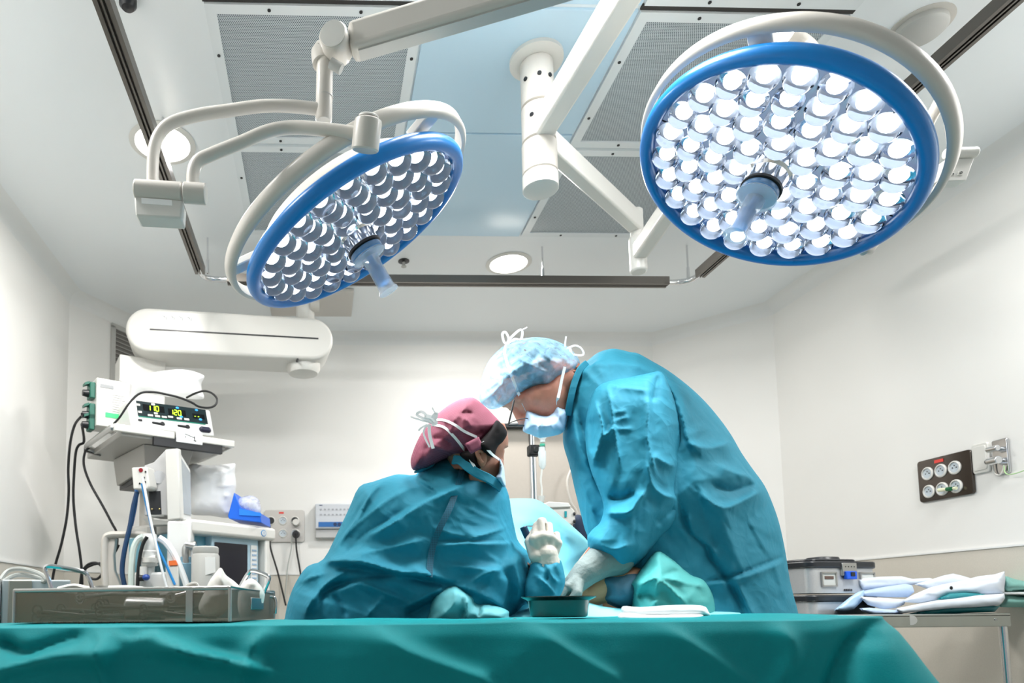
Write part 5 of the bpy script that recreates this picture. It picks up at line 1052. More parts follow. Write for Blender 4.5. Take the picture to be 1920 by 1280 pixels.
k = MB(AW); k.cyl((wl - .05, -.0235, zT - .028), (wl - .05, -.0225, zT - .028), .012, n=24); k.build('badge_ring', WHITE, bd); k = MB(AW); k.box((wl - .05, -.024, zT - .028), (.003, .001, .014)); k.build('badge_mark', mat('badge_blue', (1, 1, 1)), bd, smooth=False)
lbox(t, 'drawer', AW, (wl / 2 - .1, .05, .70), (wl + .16, .05, .14), PLASTIC, .006); lbox(t, 'drawer', AW, (wl / 2 - .1, .05, .53), (wl + .16, .05, .14), PLASTIC, .006)
lbox(t, 'base', AW, (wl / 2 - .1, .24, .22), (wl + .25, .5, .14), GREYPL, .02)
lbox(t, 'leg_panel', AW, (wl / 2 - .1, .3, .42), (wl + .1, .2, .30), GREYPL, .01)
for x in (-.15, wl - .05):
    for y in (.04, .44): k = MB(AW); k.cyl((x - .02, y, .075), (x + .02, y, .075), .075, n=24); k.build('castor', DARK, t)
YM = 2.86
k = MB(); k.lathe(at(385, 1110, YM), (0, 0, 1), [(.058, -.02), (.058, .15), (.052, .16), (.054, .165), (.054, .185), (.048, .19), (.001, .192)], 32); k.build('absorber_canister', GREYPL, t)
k = MB(); k.lathe(at(385, 1042, YM), (0, 0, 1), [(.051, 0), (.051, .026), (.045, .03), (.001, .031)], 32); k.build('canister_lid', mat('lid_cream', (222, 204, 176), .4), t)
k = MB(); k.prism([at(u, v, YM - .058) for u, v in ((384, 1044), (403, 1044), (404, 1072), (385, 1078))], (0, .004, 0)); k.build('canister_label', PLASTIC, t, smooth=False)
k = MB(); k.lathe(at(349, 1110, YM + .08), (0, 0, 1), [(.042, -.02), (.042, .12), (.036, .125), (.036, .15)], 28); k.build('vaporiser', mat('vaporiser_blue', (120, 160, 180), .4), t)
k = MB(); k.tube(A_([(349, 1060), (349, 1030), (354, 1024), (368, 1022)], YM + .06), .019, 12, 5); k.build('elbow_pipe', STEEL, t)
k = MB(); k.cyl(at(348, 1020, YM + .03), at(366, 1024, YM + .03), .012); k.build('pipe_clip', CHROME, t)
lbox(t, 'white_column', Matrix.Translation(at(325, 1010, 2.9)), (.02, .06, -.1), (.10, .1, .36), PLASTIC, .01)
k = MB(); k.prism([at(u, v, 2.84) for u, v in ((310, 1060), (334, 1060), (336, 1108), (312, 1110))], (0, .02, 0)); k.build('device_case', WHITE, t, bevel=.003)
k = MB(); k.prism([at(u, v, 2.835) for u, v in ((316, 1051), (329, 1050), (333, 1059), (317, 1060))], (0, .03, 0)); k.build('orange_cap', mat('orange_plastic', (226, 110, 50), .4), t, smooth=False)
# breathing arm and hoses, left
t = thing('breathing_system', 'pale breathing circuit block with valves and a blue knob left of the anaesthesia machine', 'medical device', tuple(at(285, 1100, 2.95)))
arch = A_([(200, 1130), (196, 1060), (197, 1014), (206, 1003), (230, 1002), (262, 1001), (278, 1006)], 2.98)
k = MB(); k.tube(arch, .026, 12, 4, flat=.6); k.build('support_arch', CREAM, t)
k = MB(); k.prism([at(u, v, 2.98) for u, v in ((196, 1008), (216, 1008), (212, 1040), (214, 1070), (226, 1100), (234, 1130), (194, 1130))], (0, .04, 0)); k.build('arch_plate', CREAM, t, bevel=.004)
k = MB(); k.lathe(at(280, 1010, 2.92), (0, 0, -1), [(.03, -.02), (.034, 0), (.03, .05), (.036, .055), (.036, .10), (.024, .11), (.024, .2)], 24); k.build('valve_body', PLASTIC, t)
k = MB(); k.lathe(at(281, 1046, 2.9), (0, 0, -1), [(.036, 0), (.036, .02)], 24); k.cyl(at(266, 1055, 2.9), at(294, 1050, 2.9), .024, n=20); k.build('valve_block', WHITE, t)
k = MB(); k.cyl(at(268, 1062, 2.88), at(268, 1085, 2.88), .018, n=16); k.build('side_port', WHITE, t)
k = MB(); k.ell(at(274, 1082, 2.86), (.016, .016, .013)); k.build('blue_knob', mat('knob_blue', (30, 70, 150), .35), t)
k = MB(); k.cyl(at(262, 1083, 2.87), at(270, 1083, 2.87), .014, n=16); k.build('knob_collar', DARK, t)
lbox(t, 'lower_block', Matrix.Translation(at(290, 1095, 2.95)), (0, .0, -.02), (.16, .1, .14), PLASTIC, .01)
BH = mat('hose_blue', (38, 92, 150), .4); CB = mat('hose_cyan', (28, 132, 200), .35); WHh = mat('hose_white', (226, 230, 232), .4); NV = mat('hose_navy', (22, 58, 96), .4)
cable('dark blue hose hanging from the monitor module behind the breathing circuit', A_([(257, 922), (250, 950), (244, 985), (238, 1010), (232, 1040), (229, 1070), (233, 1095), (238, 1120)], 2.93), .011, NV, 'hose', 'hose')
cable('black hose beside the dark blue hose left of the breathing valves', A_([(276, 1006), (268, 1020), (262, 1045), (259, 1075), (257, 1115)], 2.87), .008, BLACK, 'hose', 'hose')
cable('cyan blue tube running diagonally down from the monitor module', A_([(266, 906), (272, 935), (279, 965), (287, 1000), (298, 1030), (312, 1060), (328, 1096)], 2.84), .0055, CB, 'tube', 'tube')
cable('white tube twisted with the cyan tube in front of the monitor', A_([(267, 894), (273, 925), (281, 968), (290, 1010), (299, 1048), (308, 1085), (316, 1112)], 2.83), .0055, WHh, 'tube', 'tube')
cable('wide pale corrugated hose curving in front of the machine to the right', A_([(298, 1008), (312, 1018), (328, 1042), (340, 1070), (350, 1098), (356, 1125)], 2.86), .014, WHh, 'hose', 'hose')
cable('wide clear hose standing at the left of the breathing valves', A_([(268, 1006), (258, 1012), (250, 1030), (247, 1060), (246, 1090), (247, 1125)], 2.9), .014, mat('hose_clear', (206, 220, 214), .3), 'hose', 'hose')
cable('blue tube rising behind the monitor post', A_([(256, 918), (254, 945), (246, 985)], 3.02), .009, BH, 'tube', 'tube')
# grey instrument at the far left with coiled tubing
t = thing('instrument_case', 'grey metal instrument case at the left edge behind the tray', 'medical device', tuple(at(30, 1170, 1.75)))
IC = frm(at(3, 1092, 1.62), 20); k = MB(IC); k.box((.075, .14, -.06), (.15, .28, .135)); k.build('case', mat('case_grey', (198, 206, 210), .4), t, bevel=.004)
k = MB(IC); k.box((-.008, .12, -.06), (.014, .26, .14)); k.build('edge_frame', GREYPL, t, bevel=.003)
k = MB(IC); k.box((.04, -.002, -.06), (.05, .006, .13)); k.build('front_strip', mat('strip_grey', (150, 150, 140), .4), t, bevel=.002)
k = MB(IC); [k.cyl((.13, -.004, z), (.13, .002, z), .003, n=8) for z in (-.02, -.06, -.1)]; k.build('screw', DARK, t)
t2 = thing('trolley', 'steel trolley carrying the grey case at the left edge', 'trolley', (-.75, 1.75, 0))
k = MB(IC); k.box((.02, .16, -.137), (.36, .36, .018)); k.build('shelf', STEEL, t2, bevel=.003)
for x in (-.14, .18):
    for y in (.0, .32): q = IC @ Vector((x, y, -.14)); k = MB(); k.cyl((q.x, q.y, 0), q, .012, n=12); k.build('leg', STEEL, t2)
TUBE = mat('tubing_grey', (172, 176, 172), .4)
for i, (pts, lab) in enumerate((([(0, 1088), (15, 1070), (40, 1066), (66, 1072), (82, 1080), (84, 1090), (50, 1090), (10, 1092)], 'grey tubing coil lying on the case at the left edge'), ([(5, 1090), (30, 1078), (60, 1080), (84, 1088), (70, 1092), (35, 1090)], 'lower turn of grey tubing lying on the case'))):
    cable(lab, [at(u, v, 1.68 + .03 * math.sin(j)) for j, (u, v) in enumerate(pts)], .0055, TUBE, 'tubing', 'tubing')

# ------------------------------------------------------------------ mesh tray with instruments on the front table
TRAYM = perforated('tray_mesh', (158, 150, 138), (66, 62, 58), .0042, .00135)
A0 = Vector((-.153, 1.15)); ex = Vector((-.986, .168)).normalized(); ey = Vector((.168, .986)).normalized()
TM = Matrix.Identity(4); TM[0][0], TM[1][0] = -ex.x, -ex.y; TM[0][1], TM[1][1] = ey.x, ey.y; TM[0][3], TM[1][3], TM[2][3] = A0.x + ex.x * .39, A0.y + ex.y * .39, TZ + .002
t = thing('instrument_tray', 'perforated steel basket with two bail handles on the green table', 'tray', tuple(TM @ Vector((.195, .15, 0))))
TW, TD, TH = .39, .31, .056
NET = sheer('tray_net', (140, 127, 110), .56, .4)
nt = NET.node_tree; b_ = nt.nodes['Principled BSDF']; b_.inputs['Metallic'].default_value = .6
for nm, c, s in (('front_wall', (TW / 2, 0, TH / 2), (TW, .0012, TH)), ('rear_wall', (TW / 2, TD, TH / 2), (TW, .0012, TH)), ('end_wall', (0, TD / 2, TH / 2), (.0012, TD, TH)), ('end_wall', (TW, TD / 2, TH / 2), (.0012, TD, TH))):
    k = MB(TM); k.box(c, s); k.build(nm, NET, t, smooth=False)
k = MB(TM); k.box((TW / 2, TD / 2, .001), (TW, TD, .002)); k.build('base', TRAYM, t, smooth=False)
k = MB(TM); k.tube([(0, 0, TH), (TW, 0, TH), (TW, TD, TH), (0, TD, TH)], .0035, 8, closed=True); k.build('rim', STEEL, t)
for x in (0, TW):
    for y in (0, TD): k = MB(TM); k.cyl((x, y, 0), (x, y, TH), .003, n=8); k.build('corner_post', STEEL, t)
for x in (TW * .82,): k = MB(TM); k.box((x, -.001, TH / 2), (.012, .002, TH)); k.build('front_strap', STEEL, t, smooth=False)
k = MB(TM); k.box((TW + .001, TD * .55, TH * .55), (.003, .09, .022)); k.build('name_plate', STEEL, t, bevel=.001)
def bail(p):
    k = MB(); k.tube(p, .0042, 8, 3); k.build('handle', CHROME, t)
bail([at(u, v, 1.32) for u, v in ((96, 1102), (90, 1082), (84, 1066), (92, 1061), (120, 1064), (150, 1070), (162, 1076), (168, 1088), (173, 1102))])
bail([at(u, v, 1.38) for u, v in ((446, 1110), (456, 1090), (467, 1073), (474, 1070), (490, 1074), (502, 1080), (504, 1086), (496, 1106), (489, 1124))])
k = MB(); k.tube([at(u, v, 1.42) for u, v in ((505, 1118), (514, 1120), (517, 1130), (516, 1150))], .003, 8, 4); k.build('side_hook', CHROME, t)
G1 = mat('gauze', (238, 236, 230), .9, noise_amt=.03, noise_scale=120)
o, _ = puff('gauze_swab', [(384, 1108), (392, 1090), (402, 1076), (414, 1064), (424, 1078), (440, 1090), (452, 1104), (440, 1116), (420, 1150), (390, 1160), (372, 1140)], 1.30, .03, 22, G1, None, step=3, crumple=(.006, .04), seed=31); tag(o, 'white gauze heap rising over the right end of the basket', 'gauze')
o, _ = puff('gauze_swab', [(448, 1106), (456, 1092), (470, 1084), (484, 1092), (494, 1106), (496, 1120), (486, 1148), (456, 1156), (446, 1140)], 1.36, .025, 18, G1, None, step=3, crumple=(.006, .04), seed=32); tag(o, 'white gauze heap under the right bail handle of the basket', 'gauze')
k = MB(); k.cyl(at(236, 1140, 1.30), at(310, 1142, 1.30), .022, n=28); o = k.build('steel_canister', STEEL, bevel=.004); tag(o, 'metal cylinder lying in the middle of the mesh basket', 'canister')
for i, (p, q, lab) in enumerate((((70, 1150), (230, 1156), 'long dark forceps lying on the basket floor at the left'), ((100, 1160), (300, 1150), 'dark clamp lying across the basket floor in front of the cylinder'), ((150, 1120), (215, 1112), 'steel scissors with bright rings lying high in the basket at the left'), ((320, 1120), (362, 1106), 'steel retractor leaning on the rear wall right of the cylinder'))):
    a = at(*p, 1.24 + .03 * i); b = at(*q, 1.27 + .03 * i); d = (b - a); o = thing('surgical_instrument', lab, 'instrument', tuple(a)); mm = STEEL if i > 1 else mat('dark_steel', (90, 88, 86), .35, metal=.9)
    for s in (-1, 1):
        k = MB(); w = d.length * .03 * s; k.tube([a + Vector((0, 0, w)), a + d * .5, b + Vector((0, 0, -w * .3))], [.0035, .003, .0018], 8, 3); k.tube([a + Vector((.008 * math.cos(q_), 0, w * 1.6 + .008 * math.sin(q_))) for q_ in [j * math.pi / 6 for j in range(12)]], .002, 6, closed=True); k.build('blade', mm, o)
src = [o for o in bpy.data.objects if o.name.startswith('surgical_instrument') and 'floor at the left' in o.get('label', '')][0]
for i in range(12):
    r = src.copy(); COL.objects.link(r); r['label'] = 'dark steel instrument in the heap on the basket floor'; r['group'] = 'heaped instruments in the basket'
    for ch in src.children: q_ = ch.copy(); COL.objects.link(q_); q_.parent = r
    L_ = TM @ Vector((random.uniform(.02, .22), random.uniform(.04, .28), .006 + .0022 * i)); r.location = L_; r.rotation_euler = (0, random.uniform(-.08, .05), random.uniform(-.6, .6)); r.scale = (.9,) * 3
k = MB(); k.tube([at(u, v, 1.36) for u, v in ((300, 1116), (340, 1108), (352, 1098), (366, 1094), (372, 1102))], .004, 8, 4); o = k.build('suction_tube', WHITE); tag(o, 'bent white tube end sticking up from the middle of the basket', 'tube')
k = MB(); k.cyl(at(190, 1100, 1.36), at(190, 1112, 1.36), .010, n=16); k.cyl(at(190, 1098, 1.36), at(190, 1101, 1.36), .013, n=16); k.build('vial_', WHITE); o = bpy.data.objects['vial_']; o.name = 'vial'; tag(o, 'small white capped vial standing in the basket left of the middle', 'vial')
k = MB(); k.tube([at(u, v, 1.38) for u, v in ((110, 1104), (140, 1098), (170, 1103), (240, 1101), (280, 1106))], .008, 10, 4, flat=.6); o = k.build('gauze_strip', G1); tag(o, 'rolled white gauze strip along the rear rim of the basket', 'gauze')

# ------------------------------------------------------------------ things on the front table
BOWLM = mat('bowl_steel', (92, 106, 104), .22, metal=1)
bc = at(1048, 1168, 1.24); bc.z = TZ + .003
k = MB(); k.lathe(bc, (0, 0, 1), [(.046, 0), (.050, .002), (.054, .030), (.066, .036), (.066, .0375), (.052, .033), (.047, .004), (.001, .003)], 56); o = k.build('steel_bowl', BOWLM); tag(o, 'low round steel bowl reflecting the green cloth at the front table edge', 'bowl')
t = thing('scalpel', 'small dark instrument handle lying left of the steel bowl', 'instrument', tuple(at(970, 1163, 1.22)))
k = MB(); k.cap(at(966, 1163, 1.22), at(1000, 1166, 1.26), .004, .003, 10); k.build('handle', mat('dark_steel', (1, 1, 1)), t); k = MB(); k.ell(at(965, 1163, 1.22), (.006, .005, .004)); k.build('tip', mat('tip_maroon', (110, 50, 60), .5), t)
for i, (ol, lab) in enumerate((([(1166, 1150), (1168, 1136), (1200, 1138), (1260, 1134), (1316, 1135), (1328, 1146), (1324, 1156), (1240, 1158), (1180, 1157)], 'folded white cloth, upper one of the pair on the table beside the bowl'), ([(1158, 1162), (1166, 1148), (1220, 1152), (1300, 1150), (1320, 1154), (1300, 1166), (1220, 1170), (1160, 1169)], 'folded white cloth, lower one of the pair on the table beside the bowl'))):
    o, _ = puff('gauze_pad', ol, 1.30 - .03 * i, .035, 9, LINEN, None, step=3, smooth=3, crumple=(.003, .04), seed=41 + i, back=.06); tag(o, lab, 'cloth', 'white folded cloths on the front table')

# ------------------------------------------------------------------ right: steel side table with containers and packs
SX0, SX1, SY0, SY1 = 1.60, at(1896, 1160, 2.42).x, 2.42, 2.98; zt = at(1700, 1151, 2.42).z
t = thing('side_table', 'stainless steel side table at the right wall', 'table', ((SX0 + SX1) / 2, 2.7, 0))
MIR = mat('polished_steel', (176, 182, 180), .16, metal=1, noise_amt=.06, noise_scale=14)
lt = lambda nm, c, s, bv=.003: MB().box(c, s).build(nm, MIR, t, bevel=bv)
lt('table_top', ((SX0 + SX1) / 2, (SY0 + SY1) / 2, zt - .006), (SX1 - SX0, SY1 - SY0, .012))
lt('front_apron', ((SX0 + SX1) / 2, SY0 + .003, zt - .026), (SX1 - SX0, .006, .044)); lt('rear_apron', ((SX0 + SX1) / 2, SY1 - .003, zt - .026), (SX1 - SX0, .006, .044)); lt('side_apron', (SX1 - .003, (SY0 + SY1) / 2, zt - .026), (.006, SY1 - SY0 - .012, .044))
for x in (SX0 + .03, SX1 - .012):
    for y in (SY0 + .022, SY1 - .022): k = MB(); k.cyl((x, y, 0), (x, y, zt - .04), .013, n=20); k.build('leg', CHROME, t)
k = MB(); k.cyl(at(1868, 1161, SY0), at(1868, 1161, SY0 - .004), .004, n=12); k.build('screw', CHROME, t)
k = MB(); k.cyl(at(1708, 1162, SY0 + .001), at(1708, 1162, SY0 - .002), .018, n=24); k.build('cover_disc', GREYPL, t)
CONT = mat('container_aluminium', (196, 198, 200), .38, metal=.55, noise_amt=.08, noise_scale=220); LID = mat('lid_black', (26, 30, 36), .35)
def container(z0, hbody, lab, full):
    CM = frm((1.905, 2.60, z0), 14); t = thing('sterilisation_container', lab, 'container', (2.05, 2.7, z0), 'stacked sterilisation containers')
    w, d, hl = .345, .25, .028
    k = MB(CM); k.prism([(x + w / 2, y + d / 2, 0) for x, y in rrect(w, d, .03)], (0, 0, hbody)); k.build('body', CONT, t, angle=30)
    k = MB(CM); k.prism([(x + w / 2, y + d / 2, hbody) for x, y in rrect(w + .016, d + .016, .035)], (0, 0, hl)); k.build('lid', LID, t, bevel=.006)
    if not full: return t
    k = MB(CM); k.prism([(x + w / 2, y + d / 2, hbody + hl) for x, y in rrect(w - .09, d - .06, .04)], (0, 0, .012)); k.build('lid_dome', LID, t, bevel=.006)
    k = MB(CM); k.lathe((w * .55, d * .4, hbody + hl + .01), (0, 0, 1), [(.06, 0), (.055, .012), (.02, .016), (.001, .016)], 28); k.build('valve_cap', LID, t)
    k = MB(CM); k.box((w * .55, -.006, hbody - .004), (.075, .012, .05)); k.build('latch_plate', STEEL, t, bevel=.002)
    k = MB(CM); [k.cyl((w * .55 - .022 + .015 * i, -.013, hbody + .006), (w * .55 - .022 + .015 * i, -.011, hbody + .006), .0025, n=8) for i in range(4)]; k.build('rivet', DARK, t)
    k = MB(CM); k.box((w * .55, -.012, hbody - .028), (.055, .014, .032)); lc = k.build('latch', mat('latch_blue', (20, 90, 215), .35), t, bevel=.003); k = MB(CM); k.box((w * .56, -.02, hbody - .024), (.02, .003, .016)); k.build('latch_hole', DARK, lc, smooth=False)
    for x, s in ((.26, 1), (.84, 1)):
        k = MB(CM)
        for c, sz in (((0, 0, .026), (.075, .006, .006)), ((0, 0, -.026), (.075, .006, .006)), ((-.036, 0, 0), (.006, .006, .056)), ((.036, 0, 0), (.006, .006, .056))): k.box((x * w + c[0], -.004, hbody * .55 + c[2]), sz)
        k.build('label_frame', STEEL, t, smooth=False); k = MB(CM); k.box((x * w, -.001, hbody * .55), (.068, .004, .046)); k.build('label_card', mat('card_pale', (205, 208, 204), .5), t, smooth=False)
    k = MB(CM); k.box((.26 * w, -.004, hbody * .62), (.045, .002, .012)); k.build('barcode', mat('card_brown', (96, 74, 64), .5), t, smooth=False)
    k = MB(CM); k.box((-.001, d * .45, hbody * .42), (.003, .02, .007), Matrix.Rotation(.5, 3, 'X')); k.build('red_tag', mat('tag_red', (150, 50, 40), .5), t, smooth=False)
    k = MB(CM)
    for i in range(5): k.box((w * .55 - .022 + .009 * i, -.0025, hbody * .12), (.005, .001, .009))
    k.build('engraving', DARK, t, smooth=False); return t
container(zt + .001, .046, 'lower black lidded metal container, mostly hidden by the paper packs', False)
container(zt + .082, .098, 'upper black lidded metal container with a blue latch on the side table', True)
PACK = mat('pack_paper', (206, 214, 224), .55, noise_amt=.02, noise_scale=60); PACKB = mat('pack_film', (176, 208, 236), .35, noise_amt=.05, noise_scale=50); PACKG = mat('pack_green', (20, 124, 132), .4); CLG = mat('folded_green_cloth', (120, 172, 164), .8, noise_amt=.05, noise_scale=80)
CP = (1540, 1020, .2031)
packs = [([(115, 610), (180, 555), (260, 490), (340, 440), (400, 420), (380, 520), (300, 600), (210, 620)], PACKB, 2.56, 'blue clear film pack at the left end of the pile'),
         ([(345, 320), (520, 300), (740, 295), (840, 320), (1000, 310), (1080, 340), (900, 370), (700, 390), (380, 420), (350, 370)], PACK, 2.66, 'printed white pack at the top left of the pile against the container'),
         ([(860, 370), (1000, 330), (1120, 290), (1215, 270), (1300, 290), (1400, 320), (1340, 400), (1200, 430), (1000, 420)], PACK, 2.64, 'creased white pack at the top middle of the pile'),
         ([(305, 455), (430, 420), (600, 390), (780, 365), (840, 380), (860, 440), (800, 490), (600, 490), (420, 480)], mat('pack_paper_blue', (180, 200, 226), .5, weave=(70, (160, 180, 214), .25)), 2.58, 'pale blue printed pack in the second layer of the pile'),
         ([(345, 480), (480, 490), (640, 500), (790, 510), (760, 560), (680, 590), (570, 600), (430, 560)], PACK, 2.54, 'white pack with a folded corner in the third layer'),
         ([(350, 590), (440, 585), (600, 600), (720, 610), (760, 650), (640, 658), (480, 655), (380, 620)], mat('pack_paper_blue', (1, 1, 1)), 2.50, 'printed pale blue pack at the bottom left of the pile'),
         ([(800, 640), (1000, 600), (1250, 560), (1500, 560), (1650, 570), (1600, 625), (1320, 635), (1000, 655)], PACKG, 2.47, 'dark green film side of a pack at the bottom of the pile'),
         ([(1060, 510), (1180, 455), (1320, 445), (1520, 460), (1400, 500), (1200, 520)], PACKG, 2.475, 'dark green film strip between two white packs'),
         ([(730, 530), (860, 460), (1000, 400), (1120, 370), (1280, 340), (1450, 295), (1600, 278), (1670, 255), (1692, 250), (1700, 320), (1690, 400), (1690, 455), (1520, 465), (1320, 455), (1160, 470), (1060, 520), (900, 545)], PACK, 2.50, 'large smooth white pack with one blue dot on top of the pile'),
         ([(675, 595), (850, 560), (1050, 520), (1250, 500), (1450, 470), (1690, 455), (1695, 500), (1650, 560), (1450, 580), (1200, 590), (950, 615), (740, 640)], PACK, 2.44, 'long white pack along the front of the pile')]
for i, (ol, m_, Y, lab) in enumerate(packs):
    o, _s = puff('sterile_pack', T(*CP, ol), Y, .014, 9, m_, None, step=2.6, smooth=1, back=.16, pw=1.6, crumple=(.009, .06, (2.5, .6)), seed=50 + i, sharp=True); tag(o, lab, 'pack', 'sterile packs piled on the side table')
    if i == 8: k = MB(); k.ell(_s(*T(*CP, [(1200, 403)])[0], .002), (.006, .002, .007)); k.build('blue_dot', mat('dot_blue', (60, 110, 190), .5), o)
    if i == 1: k = MB(); k.ell(_s(*T(*CP, [(1060, 328)])[0], .002), (.004, .002, .003)); k.build('blue_dot', mat('dot_blue', (1, 1, 1)), o)
for i, (ol, lab) in enumerate((([(1690, 300), (1780, 320), (1900, 345), (2000, 350), (2000, 430), (1850, 432), (1692, 438)], 'upper folded grey green cloth at the right frame edge'), ([(1690, 470), (1800, 472), (2000, 480), (2000, 570), (1800, 582), (1640, 575), (1680, 530)], 'lower folded grey green cloth at the right frame edge'))):
    o, _ = puff('folded_cloth', T(*CP, ol), 2.62, .06, 12, CLG, None, step=4, back=.15, crumple=(.004, .05), seed=70 + i); tag(o, lab, 'cloth', 'folded cloths on the side table')
o, _ = puff('folded_cloth', T(*CP, [(1690, 440), (1850, 434), (2000, 432), (2000, 478), (1800, 470), (1692, 468)]), 2.60, .06, 6, LINEN, None, step=3, back=.15); tag(o, 'white cloth between the two green cloths at the right edge', 'cloth', 'folded cloths on the side table')

# ------------------------------------------------------------------ wall fittings
def socket_panel(t, Mx, w, h, cols, rows, sx, sy, r, face, ox=0, oy=0, filled=()):
    k = MB(Mx); k.prism([(x, 0, z) for x, z in rrect(w, h, .014)], (0, .012, 0)); k.build('plate', face, t, bevel=.002)
    for i in range(cols):
        for j in range(rows):
            x = ox + (i - (cols - 1) / 2) * sx; z = oy + (j - (rows - 1) / 2) * sy
            k = MB(Mx); k.lathe((x, 0, z), (0, -1, 0), [(r, 0), (r, .004), (r * .86, .007), (r * .80, .007), (r * .78, .001), (.001, .001)], 28); s = k.build('socket', WHITE, t)
            k = MB(Mx); k.lathe((x, -.001, z), (0, -1, 0), [(r * .74, 0), (r * .74, .0012), (.001, .0013)], 24); k.build('socket_well', DARK if (i, j) in filled else mat('socket_grey', (190, 200, 208), .4), s)
            if (i, j) not in filled:
                k = MB(Mx); [k.cyl((x + a, -.0035, z + b), (x + a, -.002, z + b), r * .09, n=8) for a, b in ((-r * .3, 0), (r * .3, 0), (0, r * .3))]; k.build('contacts', DARK, s)
e_r = Vector((0, -1, 0)); n_r = Vector((1, 0, 0))          # right wall: along the wall towards the camera
pc = at_x(1775, 894, XR); c_tl = at_x(1721, 871, XR); c_tr = at_x(1821, 844, XR); c_bl = at_x(1728, 947, XR)
RM = Matrix.Translation(pc + Vector((-.012, 0, 0))) @ fit3((e_r, n_r, Vector((0, 0, 1))))
t = thing('socket_panel', 'dark mirror steel panel of six white sockets on the right wall', 'power outlet', tuple(pc))
w = abs(c_tl.y - c_tr.y); h = c_tl.z - c_bl.z; socket_panel(t, RM, w, h, 3, 2, w * .255, h * .43, .030, mat('mirror_dark_steel', (96, 90, 86), .12, metal=1), -.012, -.01)
k = MB(RM); k.box((-.018, -.002, h * .40), (.042, .003, .014)); k.build('red_label', mat('label_red', (225, 70, 62), .5), t, smooth=False)
t = thing('marker_pen', 'white marker with a green band stuck on the right wall socket panel', 'pen', tuple(RM @ Vector((.04, -.02, -h * .34))))
k = MB(RM); k.cyl((-.01, -.02, -h * .30), (.03, -.02, -h * .315), .008, n=14); k.cyl((.062, -.02, -h * .325), (.075, -.02, -h * .33), .007, n=14); k.build('barrel', mat('pen_cream', (226, 228, 196), .4), t)
k = MB(RM); k.cyl((.03, -.02, -h * .315), (.052, -.02, -h * .322), .009, n=14); k.build('band', mat('band_green', (10, 96, 54), .4), t)
def wall_box(u0, v0, u1, v1): a = at_x(u0, v0, XR); b = at_x(u1, v1, XR); return a, b
a, b = wall_box(1826, 846, 1860, 872); t = thing('wall_switch', 'blank white cover plate between the socket panel and the gas outlet', 'switch', tuple((a + b) / 2))
WM = Matrix.Translation((a + b) / 2 + Vector((-.012, 0, 0))) @ fit3((e_r, n_r, Vector((0, 0, 1)))); w = abs(a.y - b.y); h = abs(a.z - b.z) + .05
k = MB(WM); k.prism([(x, 0, z) for x, z in rrect(w, h, .012)], (0, .012, 0)); k.build('plate', WHITE, t, bevel=.003); k = MB(WM); k.prism([(x, -.004, z) for x, z in rrect(w * .8, h * .82, .01)], (0, .006, 0)); k.build('rocker', WHITE, t, bevel=.002)
a, b = wall_box(1864, 838, 1897, 874); t = thing('gas_outlet', 'chrome gas outlet box at the right edge of the wall', 'gas outlet', tuple((a + b) / 2))
WM = Matrix.Translation((a + b) / 2 + Vector((-.012, 0, 0))) @ fit3((e_r, n_r, Vector((0, 0, 1)))); w = abs(a.y - b.y); h = abs(a.z - b.z) + .05
k = MB(WM); k.prism([(x, 0, z) for x, z in rrect(w, h, .008)], (0, .012, 0)); k.build('plate', CHROME, t, bevel=.003)
for z, r_ in ((h * .22, .012), (-h * .12, .016)): k = MB(WM); k.cyl((-.02, -.03, z), (.024, -.03, z), r_, n=20); k.cyl((0, 0, z), (0, -.03, z), r_ * .8, n=16); k.build('valve', CHROME, t, bevel=.002)
k = MB(WM); k.cyl((-.028, -.03, -h * .12), (-.02, -.03, -h * .12), .010, n=18); k.build('valve_bore', DARK, t)
cable('thin green and white wire hanging from the chrome gas outlet to the right', [at_x(u, v, XR - .02) for u, v in ((1882, 872), (1884, 884), (1890, 889), (1905, 887), (1925, 880))], .0022, mat('wire_green', (170, 205, 150), .5), 'wire', 'wire')
cable('thin white wire drooping under the white plate and gas outlet', [at_x(u, v, XR - .02) for u, v in ((1861, 870), (1864, 886), (1874, 890), (1880, 882), (1882, 872))], .0025, WHITE, 'wire', 'wire')
# back wall
BM = lambda u, v: at(u, v, YB - .001)
a = BM(496, 957); b = BM(571, 1016); t = thing('socket_panel', 'steel panel with two rows of round sockets and plugs on the back wall', 'power outlet', tuple((a + b) / 2))
SM = Matrix.Translation((a + b) / 2 + Vector((0, -.013, 0))); w = b.x - a.x; h = a.z - b.z
socket_panel(t, SM, w, h, 3, 2, w * .30, h * .40, .030, mat('satin_steel', (196, 192, 186), .35, metal=.7), -.01, -.006, filled=((0, 1), (2, 1)))
k = MB(SM); k.box((-.02, -.001, h * .42), (.032, .003, .012)); k.build('red_label', mat('label_red', (1, 1, 1)), t, smooth=False)
for x, z in ((w * .29, h * .10), (w * .29, -h * .26)):
    k = MB(SM); k.cyl((x, -.006, z), (x, -.05, z), .026, .02, 20); k.build('plug', WHITE if z > 0 else DARK, t)
cable('black cord hanging from the back wall socket panel', [SM @ Vector((w * .29, -.05, -h * .26))] + A_([(556, 1030), (561, 1060), (566, 1090)], YB - .06), .006)
cable('dark cord running down the wall right of the anaesthesia machine', A_([(506, 985), (506, 1010), (508, 1030), (520, 1070), (530, 1110), (536, 1135)], YB - .05), .006)
cable('thin white cord hanging under the back wall socket panel', A_([(547, 1005), (546, 1030), (540, 1060), (536, 1100), (533, 1130)], YB - .04), .004, TUBE)
a = BM(591, 946); b = BM(668, 1010); t = thing('wall_control_unit', 'grey nurse call panel with a blue strip on the back wall, partly behind the surgeon', 'control panel', tuple((a + b) / 2)); w = b.x - a.x; h = a.z - b.z; SM = Matrix.Translation((a + b) / 2)
